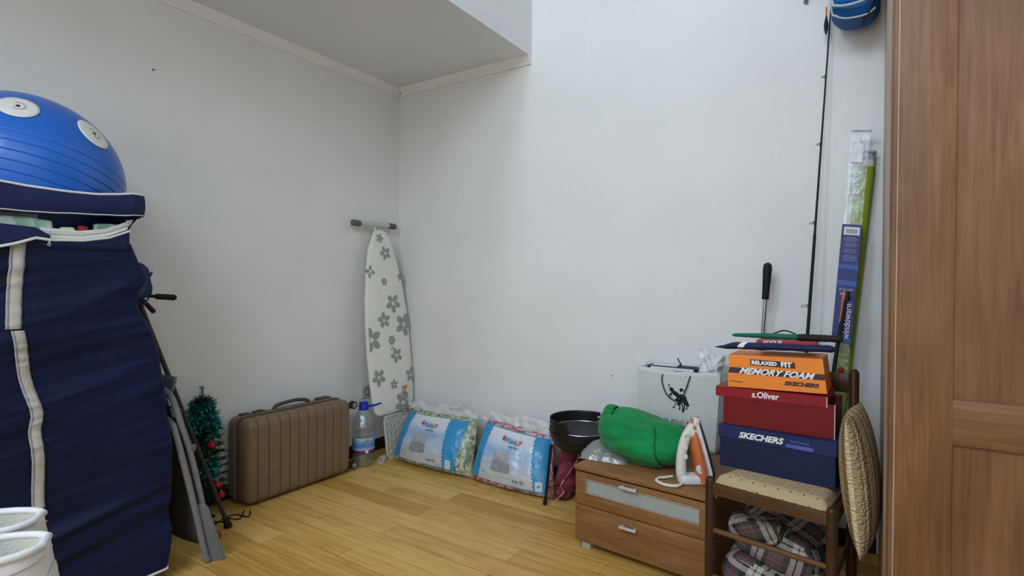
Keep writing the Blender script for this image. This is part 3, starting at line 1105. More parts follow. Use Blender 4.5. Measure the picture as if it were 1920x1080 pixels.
# ------------------------------------------------------------------ white sneakers on a small cabinet in the foreground
cab = thing('shoe_cabinet', 'low walnut cabinet under the white sneakers', 'cabinet', (1.800, -2.590, 0.0), R(57))
b = MB(); b.box2((-0.14, -0.10, 0.04), (0.14, 0.10, 0.667), 0.003); b.build('carcass', M['chest'], cab)
b = MB(); b.box2((-0.150, -0.110, 0.667), (0.150, 0.110, 0.6865), 0.004); b.build('top', M['chest'], cab)
for s in (-1, 1):
    b = MB(); b.box2((0.070 * s - 0.067, -0.116, 0.06), (0.070 * s + 0.067, -0.1005, 0.66), 0.003); d = b.build('door', M['chest'], cab)
    b = MB(); b.sphere((0.02 * s, -0.125, 0.40), 0.011, 12, 8); b.build('knob', M['chrome'], d)
for sx in (-0.12, 0.12):
    for sy in (-0.08, 0.08):
        b = MB(); b.box2((sx - 0.015, sy - 0.015, 0), (sx + 0.015, sy + 0.015, 0.045), 0.002); b.build('foot', M['chest'], cab)


def sneaker(label, loc, rz):
    """heel at the origin towards +x, toe towards -x, sole at z = 0"""
    t = thing('sneaker', label, 'shoe', loc, rz, 'white sneakers')
    L = 0.285

    def half(x):                       # x from 0 (heel) to 1 (toe): half width
        return 0.036 + 0.014 * math.sin(min(1, x / 0.75) * PI / 2) - 0.030 * max(0, (x - 0.78) / 0.22) ** 2.2 - 0.012 * max(0, 1 - x / 0.08) ** 2

    def topz(x):
        return curve_at([(0.0, 0.099), (0.08, 0.098), (0.25, 0.098), (0.40, 0.108), (0.48, 0.112), (0.60, 0.090), (0.80, 0.062), (0.94, 0.050), (1.0, 0.036)], x)

    def outer(u, v):
        """u around the outline, v up"""
        a = 2 * PI * u
        x = 0.5 - 0.5 * math.cos(a)
        sgn = 1 if math.sin(a) >= 0 else -1
        h = half(x)
        z = lerp(0.024, topz(x), v)
        k = 1.0 + 0.10 * math.sin(v * PI) - 0.13 * v ** 1.6
        rib = math.sqrt(abs(math.sin(a)))
        heel = 0.012 * (1 - v) ** 1.2 - 0.004
        xx = -L * x + (heel if x < 0.1 else 0) * (1 - x / 0.1 if x < 0.1 else 0)
        return Vector((xx, sgn * h * k * min(1.0, rib * 1.18), z))
    b = MB()
    b.grid(outer, 64, 14, cu=True)
    # vamp and toe cap closing the front half
    b.grid(lambda u, v: (lambda x: Vector((-L * x, (v * 2 - 1) * half(x) * 0.78 * min(1, math.sqrt(max(0.0, math.sin(math.acos(max(-1, min(1, 1 - 2 * x)))))) * 1.18), topz(x) + 0.010 * (1 - (v * 2 - 1) ** 2) * (1 - x))))(lerp(0.50, 0.999, u)), 24, 11)
    b.build('upper', M['shoe'], t, angle=70, solid=0.003)
    # padded collar
    pts = []
    for k in range(30):
        x = 0.46 * abs(1 - 2 * k / 29)
        s = 1 if k < 15 else -1
        pts.append(Vector((-L * x - 0.003, s * half(x) * 0.93 * min(1, math.sqrt(math.sin(math.acos(1 - 2 * max(x, 0.0006)))) * 1.18), topz(x) + 0.001)))
    b = MB(); b.tube(pts, 0.0048, 10); b.build('collar', M['shoe'], t)
    b = MB()
    b.grid(lambda u, v: (lambda p: Vector((lerp(-0.065, p.x * 0.96 - 0.004, 0.55 + 0.45 * v), p.y * (0.55 + 0.38 * v), lerp(0.030, p.z, v))))(pts[int(u * 29)]), 30, 8)
    b.grid(lambda u, v: Vector((-0.02 - 0.13 * u, (v - 0.5) * 0.05, 0.034)), 6, 4)
    b.build('lining', M['shoe_lining'], t, angle=80)
    # overlays on both sides
    for sg in (1, -1):
        def side(u, z0, z1, off):
            x = u
            a = math.acos(1 - 2 * x)
            uu = a / (2 * PI) if sg > 0 else 1 - a / (2 * PI)
            def f(v):
                p = outer(uu, lerp(z0, z1, v))
                return p + Vector((p.x + 0.10 * L if p.x > -0.10 * L else 0.0, p.y * 1.6, 0)).normalized() * off
            return f
        b = MB(); b.grid(lambda u, v: side(lerp(0.03, 0.60, u), 0.02, 0.42 + 0.30 * u, 0.0028)(v), 26, 8); b.build('side_panel', M['shoe2'], t, solid=0.002)
        b = MB(); b.tube([side(lerp(0.01, 0.50, k / 20), 0.0, 0.86 - 0.10 * math.sin(k / 20 * 4), 0.003)(1.0) for k in range(21)], 0.0009, 6); b.build('stitching', M['ink_faint'], t)
    b = MB(); b.keep = True
    b.grid(lambda u, v: (lambda p: p + Vector((0.0022 if abs(u - 0.5) < 0.42 else 0.0, 0.0016 * (1 if p.y > 0 else -1), 0)))(outer((lerp(-0.10, 0.10, u)) % 1.0, lerp(0.02, 0.66 - 0.5 * abs(2 * u - 1) ** 1.5, v))), 30, 8); b.build('heel_counter', M['shoe'], t, angle=70)
    # sole
    b = MB()
    b.grid(lambda u, v: (lambda p: Vector((p.x * 1.02 + 0.005, p.y * 1.12, lerp(0.0, 0.030, v))))(outer(u, 0.1)), 64, 5, cu=True)
    b.poly([(outer(k / 64, 0.1).x * 1.02 + 0.005, outer(k / 64, 0.1).y * 1.12, 0.0) for k in range(64)])
    b.build('sole', M['shoe'], t, angle=60)
    b = MB()
    for k in range(5):
        x = 0.47 + 0.055 * k
        b.tube([(-L * x, -0.026, topz(x) + 0.006), (-L * x, 0, topz(x) + 0.014), (-L * x, 0.026, topz(x) + 0.006)], 0.0032, 8)
    b.build('laces', M['shoe'], t)
    return t


sneaker('white sneaker in the left foreground, nearer of the pair', (1.897, -2.464, 0.6870), R(62))
sneaker('white sneaker in the left foreground, farther of the pair beside the wardrobe tape', (1.808, -2.446, 0.6870), R(52))


# ------------------------------------------------------------------ folded grey chair and dark tube stand beside the navy wardrobe
t = thing('folding_chair', 'folded speckled grey tube chair leaning on the side of the navy wardrobe', 'folding chair', (0.0, 0.0, 0.0))
P0 = Vector((0.54, -1.545, 0.0))
b = MB(); b.tube(smooth_path([(0.550, -1.558, 0.012), (0.550, -1.573, 0.110), (0.550, -1.603, 0.273), (0.550, -1.640, 0.442), (0.550, -1.673, 0.557), (0.545, -1.688, 0.615), (0.525, -1.698, 0.665), (0.46, -1.700, 0.690), (0.36, -1.695, 0.695), (0.26, -1.685, 0.69), (0.20, -1.672, 0.66), (0.190, -1.62, 0.42), (0.186, -1.56, 0.012)], 8), 0.0115, 12)
b.build('leg_frame', M['grey_tube'], t)
b = MB(); b.tube(smooth_path([(0.565, -1.580, 0.012), (0.565, -1.594, 0.054), (0.565, -1.627, 0.217), (0.565, -1.651, 0.326), (0.565, -1.676, 0.434), (0.562, -1.696, 0.520), (0.540, -1.704, 0.570), (0.45, -1.706, 0.585), (0.30, -1.702, 0.58), (0.235, -1.692, 0.55), (0.22, -1.63, 0.30), (0.215, -1.60, 0.012)], 8), 0.0115, 12)
b.build('leg_frame', M['grey_tube'], t)
b = MB(); b.grid(lambda u, v: Vector((lerp(0.535, 0.22, u), lerp(-1.590, -1.668, v) - 0.02 * math.sin(u * PI), lerp(0.07, 0.62, v))), 16, 16); b.build('sling_seat', M['shaded_fabric'], t, solid=0.003)
b = MB(); b.grid(lambda u, v: Vector((lerp(0.518, 0.20, u), -1.694 + 0.02 * v, lerp(0.655, 0.735, v) + 0.01 * nz(u * 6, v * 4))), 14, 6); b.build('backrest_sling', M['grey_plate'], t, solid=0.004)
b = MB()
b.prism([(-0.022, 0.000), (0.034, 0.006), (0.012, 0.225), (0.004, 0.240), (-0.006, 0.244), (-0.014, 0.232), (-0.020, 0.20)], -0.006, 0.006,
        lambda x, y, z: Vector((0.570 + x * 0.62, -1.556 + x * 0.78 - 0.20 * z + y, z)))
b.build('foot_plate', M['grey_plate'], t, angle=30)
b = MB(); b.box((0.503, -1.676, 0.60), (0.020, 0.020, 0.035), Matrix.Rotation(R(12), 3, 'X'), 0.003); b.build('hinge_sleeve', M['piping'], t)
b = MB(); b.box((0.526, -1.618, 0.455), (0.016, 0.016, 0.025), None, 0.003); b.build('hinge_sleeve', M['grey_tube'], t)
for p in ((0.186, -1.56, 0.0), (0.215, -1.60, 0.0)):
    b = MB(); b.tube([p, (p[0], p[1] - 0.006, 0.03)], 0.014, 12); b.build('rubber_foot', M['rubber'], t)

t = thing('folded_stand', 'folded dark brown tube stand with black grips behind the grey folding chair', 'stand', (0, 0, 0))
for i, (a, c) in enumerate((((0.323, -1.366, 0.012), (0.285, -1.712, 1.030)), ((0.272, -1.425, 0.012), (0.245, -1.715, 1.010)))):
    b = MB(); b.tube([a, c], 0.0095, 12); b.build('tube', M['brown_tube'], t)
    v = (Vector(c) - Vector(a)).normalized()
    b = MB(); b.tube([Vector(a) - v * 0.012, Vector(a) + v * 0.004, Vector(a) + v * 0.035], [0.017, 0.016, 0.012], 14); b.build('rubber_foot', M['rubber'], t)
b = MB(); b.tube([(0.285, -1.712, 1.030), (0.290, -1.690, 1.038)], 0.008, 10); b.tube([(0.245, -1.715, 1.010), (0.285, -1.712, 1.030)], 0.007, 10); b.build('top_bar', M['brown_tube'], t)
b = MB(); b.tube([(0.289, -1.694, 1.038), (0.297, -1.655, 1.037), (0.299, -1.650, 1.036), (0.305, -1.585, 1.031), (0.306, -1.578, 1.031)], [0.0065, 0.0065, 0.0115, 0.0125, 0.008], 12); b.build('grip', M['rubber'], t)
b = MB(); b.tube([(0.292, -1.704, 1.030), (0.300, -1.660, 0.975), (0.300, -1.657, 0.972)], [0.008, 0.0095, 0.006], 12); b.build('grip', M['rubber'], t)

# ------------------------------------------------------------------ little Christmas tree
TX, TY = 0.110, -1.372
tr = thing('christmas_tree', 'small artificial Christmas tree between the grey folding chair and the brown suitcase', 'tree', (TX, TY, 0))
b = MB(); b.tube([(0, 0, 0), (0, 0, 0.56)], [0.010, 0.005], 8)
for k in range(3):
    a = k * 2 * PI / 3 + 0.4
    b.tube([(0, 0, 0.03), (0.07 * math.cos(a), 0.07 * math.sin(a), 0.006)], 0.005, 6)
b.build('stem', M['bark'], tr)
rnd = random.Random(3)


def needle(b, p, d, w, l):
    d = d.normalized()
    x, y = frame_of(d)
    a = rnd.random() * 6.28
    s = x * math.cos(a) + y * math.sin(a)
    b.poly([p - s * w, p + s * w, p + d * l + s * w * 0.4, p + d * l - s * w * 0.4])


b = MB()
for i in range(150):
    z = 0.06 + 0.49 * i / 150
    rad = lerp(0.018, 0.125, (1 - (z - 0.06) / 0.49) ** 0.6)
    a = i * 2.4
    d = Vector((math.cos(a), math.sin(a), 0.18))
    for k in range(34):
        t_ = rnd.random()
        p = Vector((0, 0, z)) + d * rad * t_
        nd = Vector((d.x + rnd.uniform(-1, 1), d.y + rnd.uniform(-1, 1), rnd.uniform(-0.5, 1)))
        needle(b, p, nd, 0.0019, rnd.uniform(0.020, 0.036))
for k in range(90):
    z = rnd.uniform(0.53, 0.605)
    needle(b, Vector((0, 0, z)), Vector((rnd.uniform(-1, 1), rnd.uniform(-1, 1), rnd.uniform(0.0, 1.2))), 0.0014, rnd.uniform(0.012, 0.024))
b.build('needles', M['needle'], tr, smooth=False)


def tinsel(label, pts, n, l):
    b = MB()
    path = smooth_path(pts, 12)
    for i in range(n):
        k = rnd.randrange(len(path))
        p = path[k] + Vector((rnd.uniform(-1, 1), rnd.uniform(-1, 1), rnd.uniform(-1, 1))) * 0.008
        d = Vector((rnd.uniform(-1, 1), rnd.uniform(-1, 1), rnd.uniform(-1, 1)))
        needle(b, p, d, 0.0030, l * rnd.uniform(0.6, 1.2))
    o = b.build('tinsel_garland', M['tinsel'], None, smooth=False)
    return tag(o, label, 'tinsel', 'teal tinsel on the little tree')


def ringpts(z0, z1, r0, r1, turns, n=22, ph=0.0):
    return [Vector((TX + lerp(r0, r1, k / n) * math.cos(ph + turns * 2 * PI * k / n), TY + lerp(r0, r1, k / n) * math.sin(ph + turns * 2 * PI * k / n), lerp(z0, z1, k / n))) for k in range(n + 1)]


tinsel('teal tinsel wound around the top of the little Christmas tree', ringpts(0.395, 0.535, 0.072, 0.026, 3.4), 1100, 0.034)
tinsel('teal tinsel bunch on the middle of the little tree near the suitcase', [(0.191, -1.396, 0.245), (0.201, -1.374, 0.262), (0.186, -1.359, 0.235), (0.171, -1.384, 0.225), (0.191, -1.404, 0.25)], 420, 0.036)


def bauble(label, p, r=0.0165, on=True):
    if p[2] > 0.05:
        p = (p[0] - 0.012, p[1] - 0.040, p[2])
    t = thing('red_bauble', label, 'bauble', p, 0, 'red baubles of the little tree')
    b = MB(); b.sphere((0, 0, 0), r, 18, 12); b.build('globe', M['bauble'], t)
    b = MB(); b.tube([(0, 0, r * 0.92), (0, 0, r * 1.25)], r * 0.28, 10); b.tube([(0.003 * math.cos(k), 0, r * 1.35 + 0.003 * math.sin(k)) for k in range(7)], 0.0007, 6); b.build('cap', M['gold'], t)
    return t


bauble('red bauble highest at the right of the little tree, beside the suitcase corner', (0.205, -1.332, 0.350))
bauble('red bauble just under the upper teal tinsel, towards the wardrobe', (0.150, -1.395, 0.360), 0.013)
bauble('small dull red bauble between the two teal tinsels', (0.165, -1.385, 0.330), 0.011)
bauble('red bauble at the left just above the lower teal tinsel', (0.150, -1.400, 0.302), 0.012)
bauble('red bauble hanging lowest on the tree, under the other by the suitcase edge', (0.235, -1.302, 0.118))
bauble('red bauble beneath the lower teal tinsel, directly above the lowest one', (0.222, -1.312, 0.162), 0.018)
bauble('red bauble lying on the floor behind the foot of the grey chair', (0.395, -1.452, 0.0165))

b = MB(); b.tube(smooth_path([(0.10, -1.36, 0.004), (0.19, -1.38, 0.004), (0.26, -1.345, 0.004), (0.215, -1.30, 0.004), (0.24, -1.27, 0.004), (0.30, -1.255, 0.004), (0.24, -1.21, 0.004)], 10), 0.0028, 8)
b.tube(smooth_path([(0.12, -1.40, 0.004), (0.20, -1.415, 0.004), (0.25, -1.39, 0.004), (0.235, -1.33, 0.010), (0.285, -1.30, 0.004), (0.26, -1.26, 0.004), (0.215, -1.225, 0.004)], 10), 0.0028, 8)
tag(b.build('light_string_cable', M['rubber']), 'thin black cable on the floor between the little tree and the suitcase', 'cable')

# ------------------------------------------------------------------ suitcase lying on its long side
su = thing('suitcase', 'brown hard shell suitcase with upright grooves standing along the left wall', 'suitcase', (0, 0, 0))
Y0, Y1 = -1.212, -0.582
GR = [-1.158, -1.098, -1.035, -0.980, -0.926, -0.870, -0.817, -0.765, -0.708, -0.658]


def groove(p, n):
    g = sum(math.exp(-((p.y - q) / 0.0030) ** 2) for q in GR)
    lim = max(0.0, min(1.0, (0.225 - abs(p.z - 0.213)) / 0.02))
    return p - n * (0.0105 * g * lim)


b = MB(); b.rbox((0.112, Y0, 0.010), (0.222, Y1, 0.425), 0.042, (14, 330, 40), groove); b.build('front_shell', M['suit'], su, angle=70)
b = MB(); b.rbox((0.022, Y0, 0.010), (0.104, Y1, 0.425), 0.042, (10, 120, 30), groove); b.build('back_shell', M['suit'], su, angle=70)
b = MB(); b.rbox((0.070, Y0 + 0.001, 0.011), (0.150, Y1 - 0.001, 0.424), 0.036, (6, 40, 30)); b.build('zip_band', M['suit_dark'], su, angle=70)
b = MB()
for x in (0.103, 0.115):
    c = 0.034
    pts = []
    for (cy, cz, a0) in ((Y1 - c, 0.425 - c, 0), (Y0 + c, 0.425 - c, 90), (Y0 + c, 0.010 + c, 180), (Y1 - c, 0.010 + c, 270)):
        for k in range(7):
            a = R(a0 + 15 * k)
            pts.append((x, cy + (c + 0.001) * math.cos(a), cz + (c + 0.001) * math.sin(a)))
    b.tube(pts, 0.0032, 8, closed=True)
b.build('zip_piping', M['suit'], su)
b = MB(); b.tube(smooth_path([(0.078, -0.985, 0.424), (0.076, -0.965, 0.441), (0.074, -0.90, 0.449), (0.074, -0.84, 0.450), (0.076, -0.785, 0.441), (0.078, -0.765, 0.424)], 8), 0.0095, 12); b.build('carry_handle', M['suit_dark'], su)
b = MB(); b.box((0.078, -1.065, 0.427), (0.045, 0.060, 0.012), None, 0.004); b.box((0.078, -1.065, 0.434), (0.022, 0.03, 0.006), None, 0.002); b.build('lock', M['suit_dark'], su)
b = MB(); b.box((0.066, -0.665, 0.427), (0.05, 0.085, 0.014), None, 0.005); b.build('handle_mount', M['suit_dark'], su)
b = MB(); b.box((0.066, -1.135, 0.425), (0.05, 0.05, 0.010), None, 0.004); b.build('handle_mount', M['suit_dark'], su)
b = MB()
b.tube(smooth_path([(0.2205, -0.646, 0.352), (0.222, -0.632, 0.352), (0.222, -0.616, 0.345), (0.219, -0.606, 0.325), (0.219, -0.606, 0.09)], 6), 0.0022, 8); b.build('corner_ridge', M['suit'], su)
rn = random.Random(5)
for k in range(16):
    y = rn.uniform(-1.135, -0.83)
    z = 0.160 + rn.uniform(-0.008, 0.008)
    if min(abs(y - g) for g in GR) > 0.008:
        w = rn.uniform(0.006, 0.018)
        b = MB(); b.grid(lambda u, v: Vector((0.2224, y + (u - 0.5) * w, z + (v - 0.5) * 0.0025)), 2, 2); b.build('scuff_mark', M['suit_groove'], su, smooth=False)
for (x, z) in ((0.196, 0.385), (0.196, 0.036), (0.045, 0.385), (0.045, 0.036)):
    w = MB(); w.tube([(x, Y1 - 0.012, z), (x, Y1 + 0.010, z)], 0.016, 14); w.box((x, Y1 + 0.018, z), (0.030, 0.022, 0.022), None, 0.005); h = w.build('wheel_fork', M['rubber'], su)
    for dx in (-0.011, 0.011):
        w = MB(); w.lathe([(0.006, -0.005), (0.0205, -0.006), (0.023, -0.003), (0.023, 0.003), (0.0205, 0.006), (0.006, 0.005)], 24, Matrix.Translation((x + dx, Y1 + 0.028, z)) @ Matrix.Rotation(R(90), 4, 'Y')); w.build('wheel', M['rubber'], h)
        w = MB()
        for k in range(5):
            a = k * 2 * PI / 5
            w.tube([(x + dx + 0.0055, Y1 + 0.028, z), (x + dx + 0.0055, Y1 + 0.028 + 0.015 * math.cos(a), z + 0.015 * math.sin(a))], 0.0022, 6)
        w.lathe([(0.0150, -0.0066), (0.0165, -0.0066), (0.0165, 0.0066), (0.0150, 0.0066)], 20, Matrix.Translation((x + dx, Y1 + 0.028, z)) @ Matrix.Rotation(R(90), 4, 'Y'))
        w.build('wheel_hub', M['card_raw'], h)

# ------------------------------------------------------------------ water bottle and a small clear cup
bt = thing('water_bottle', 'large clear plastic water bottle with blue cap between suitcase and ironing board', 'bottle', (0.158, -0.440, 0.0))
b = MB()
b.lathe([(0.0, 0.004), (0.050, 0.0), (0.064, 0.008), (0.067, 0.03), (0.067, 0.075), (0.0655, 0.08), (0.0655, 0.17), (0.067, 0.175), (0.067, 0.195), (0.062, 0.20), (0.062, 0.207), (0.067, 0.213), (0.067, 0.24), (0.060, 0.275), (0.040, 0.315), (0.028, 0.330), (0.0245, 0.338), (0.0245, 0.352)], 40)
b.build('bottle_body', M['pet'], bt)
b = MB(); b.lathe([(0.0, 0.378), (0.025, 0.378), (0.0275, 0.374), (0.0275, 0.342), (0.030, 0.338), (0.030, 0.333), (0.0265, 0.333)], 28); b.build('cap', M['cap_blue'], bt)
b = MB(); b.tube(smooth_path([(0.024, 0.0, 0.350), (0.045, 0.035, 0.354), (0.065, 0.068, 0.362), (0.06, 0.085, 0.364), (0.03, 0.06, 0.356), (0.0, 0.026, 0.350)], 6), 0.0035, 8); b.build('carry_strap', M['cap_blue'], bt)
b = MB(); b.grid(lambda u, v: Vector((0.0662 * math.cos(-2.2 + 4.0 * u - 0.2), 0.0662 * math.sin(-2.2 + 4.0 * u - 0.2), lerp(0.078, 0.172, v))), 40, 3, uvs=lambda u, v: (u, v)); lb = b.build('label', M['label_blue'], bt)


def on_bottle(a0, z0):
    return lambda x, y: Vector((0.0668 * math.cos(a0 + x / 0.0668), 0.0668 * math.sin(a0 + x / 0.0668), z0 + y))


decal([ell(0, 0, 0.012, 0.010)], on_bottle(-0.42, 0.158), 'green_dot', M['label_green'], lb)
decal([ell(0, 0, 0.022, 0.014)], on_bottle(-0.95, 0.132), 'drop_print', M['logo_blue'], lb)
decal([[(-0.009, -0.010), (0.009, -0.010), (0.009, 0.010), (-0.009, 0.010)]], on_bottle(-0.42, 0.094), 'white_patch', M['tag_white'], lb)
cu = thing('clear_cup', 'small crumpled clear plastic cup lying on the floor in front of the ironing board', 'cup', (0.206, -0.318, 0.021), 0.5)
b = MB(); b.lathe([(0.0, 0.0), (0.014, 0.0), (0.020, 0.030), (0.021, 0.060), (0.0225, 0.062)], 24, Matrix.Rotation(R(90), 4, 'X')); b.build('cup_wall', M['film_white'], cu)
b = MB(); b.tube([(0.0215 * math.cos(k * PI / 12), -0.061, 0.0215 * math.sin(k * PI / 12)) for k in range(24)], 0.0016, 6, closed=True); b.build('rim', M['film_white'], cu)

# ------------------------------------------------------------------ ironing board leaning in the corner
def lean_x(z):
    return 0.050 + (1.47 - z) * 0.10


ib = thing('ironing_board', 'cream ironing board with grey green flowers leaning upright in the room corner', 'ironing board', (0.17, -0.2, 0.0))
IBO = Vector((0.17, -0.2, 0.0))
OUT = [(-0.278, 1.418), (-0.326, 1.319), (-0.354, 1.188), (-0.379, 0.986), (-0.387, 0.842), (-0.390, 0.643), (-0.383, 0.486), (-0.374, 0.346), (-0.364, 0.296), (-0.340, 0.274), (-0.236, 0.268), (-0.100, 0.276), (-0.050, 0.283), (-0.034, 0.310), (-0.026, 0.356), (-0.022, 0.507), (-0.026, 0.694), (-0.036, 0.899), (-0.068, 1.117), (-0.104, 1.255), (-0.142, 1.376), (-0.170, 1.423), (-0.200, 1.436), (-0.227, 1.440), (-0.255, 1.434)]
b = MB()


def board_pt(y, z, off=0.0):
    return Vector((lean_x(z) + off, y, z)) - IBO


cen = Vector((0, -0.205, 0.82))
rings = []
for (s, off) in ((0.985, -0.012), (1.0, -0.004), (1.0, 0.008), (0.985, 0.014), (0.94, 0.0165), (0.6, 0.018), (0.0, 0.018)):
    if s == 0.0:
        rings.append([b.bm.verts.new(board_pt(cen.y, cen.z, off))])
    else:
        rings.append([b.bm.verts.new(board_pt(lerp(cen.y, y, s), lerp(cen.z, z, s if s > 0.9 else s), off + 0.0015 * nz(y * 20, z * 20))) for y, z in OUT])
n = len(OUT)
for a, c in zip(rings, rings[1:]):
    for k in range(n):
        if len(c) == 1:
            b.bm.faces.new((a[k], a[(k + 1) % n], c[0]))
        else:
            b.bm.faces.new((a[k], a[(k + 1) % n], c[(k + 1) % n], c[k]))
b.bm.faces.new(list(reversed(rings[0])))
bd = b.build('padded_board', M['board'], ib, angle=60)


def on_board(y0, z0):
    return lambda x, y: board_pt(max(-0.386, min(-0.028, y0 + x)), z0 + y, 0.0195)


FL = [(-0.245, 1.384, 0.030, 5), (-0.205, 1.289, 0.046, 5), (-0.345, 1.166, 0.040, 4), (-0.231, 1.105, 0.026, 6), (-0.081, 1.138, 0.030, 5), (-0.164, 0.965, 0.062, 5), (-0.252, 0.861, 0.052, 5), (-0.080, 0.825, 0.076, 5), (-0.365, 0.744, 0.078, 5), (-0.197, 0.730, 0.032, 6), (-0.165, 0.632, 0.050, 5), (-0.044, 0.493, 0.050, 5), (-0.325, 0.508, 0.054, 5), (-0.202, 0.450, 0.032, 5), (-0.131, 0.325, 0.072, 5)]
for i, (y, z, r, k) in enumerate(FL):
    polys = []
    for q in range(k):
        a = q * 2 * PI / k + i * 0.7
        cx, cy = 0.60 * r * math.cos(a), 0.60 * r * math.sin(a)
        polys.append([(x, max(-10, w)) for x, w in ell(cx, cy, 0.42 * r, 0.29 * r, 16, a)])
    polys = [p for p in polys if all(-0.389 < y + x for x, w in p) or True]
    decal(polys, on_board(y, z), 'flower_print', M['petal'], bd)
decal([ell(0, 0, 0.016, 0.028, 12, 0.3), ell(0.02, 0.02, 0.010, 0.012), ell(-0.018, -0.02, 0.008, 0.016)], on_board(-0.115, 0.405), 'scorch_mark', M['rust'], bd)
decal([ell(0, 0, 0.006, 0.014, 12, -0.5)], on_board(-0.20, 0.68), 'scorch_mark', M['rust'], bd)
b = MB(); b.tube([board_pt(-0.432, 1.466), board_pt(-0.092, 1.473)], 0.0155, 16); b.build('foot_bar', M['cream_metal'], ib)
for y0, y1, z in ((-0.446, -0.382, 1.466), (-0.146, -0.082, 1.472)):
    b = MB(); b.tube([board_pt(y0, z), board_pt(y0 + 0.005, z), board_pt(y1 - 0.005, z), board_pt(y1, z)], [0.015, 0.0195, 0.0195, 0.015], 16); b.build('end_cap', M['grey_cap'], ib)
b = MB(); b.tube([board_pt(-0.262, 1.470), board_pt(-0.255, 1.36, -0.012), board_pt(-0.215, 0.42, -0.020)], 0.0115, 12); b.build('leg_tube', M['cream_metal'], ib)
b = MB(); b.tube([board_pt(-0.30, 0.30, -0.022), board_pt(-0.245, 1.0, -0.022)], 0.010, 12); b.build('leg_tube', M['cream_metal'], ib)
# steam iron tray under the board
TR0 = Vector((0.222, -0.235, 0.0))


def tray(x, z, off=0.0):
    # x across (0..1), z up
    return Vector((0.205 - 0.11 * z + off, lerp(-0.290, -0.085, x) + 0.0 * z - 0.030 * z, z)) - IBO


b = MB()
b.prism([(0.06, 0.0), (0.94, 0.0), (1.0, 0.02), (1.0, 0.235), (0.93, 0.262), (0.07, 0.262), (0.0, 0.235), (0.0, 0.02)], -0.006, 0.006, lambda x, y, z: tray(x, z, y))
ty = b.build('iron_tray', M['cream_metal'], ib, angle=30)
b = MB(); b.tube([tray(x, z, 0.006) for x, z in [(0.06, 0.004), (0.94, 0.004), (1.0, 0.03), (1.0, 0.232), (0.93, 0.258), (0.07, 0.258), (0.0, 0.232), (0.0, 0.03)]], 0.0075, 8, closed=True); b.build('rim', M['cream_metal'], ty)
b = MB()
for i in range(5):
    for j in range(5):
        c = tray(0.16 + 0.17 * i, 0.04 + 0.046 * j + 0.018 * (i % 2), 0.007)
        b.sphere(c, (0.006, 0.009, 0.006), 8, 6)
b.build('stud', M['cream_metal'], ty)
b = MB()
for i in range(4):
    for j in range(4):
        c = tray(0.24 + 0.17 * i, 0.060 + 0.046 * j, 0.0068)
        b.poly([c + Vector((0, 0.004 * math.cos(k), 0.005 * math.sin(k))) for k in (0, 1.05, 2.1, 3.14, 4.2, 5.2)])
b.build('vent_hole', M['ink_grey'], ty, smooth=False)


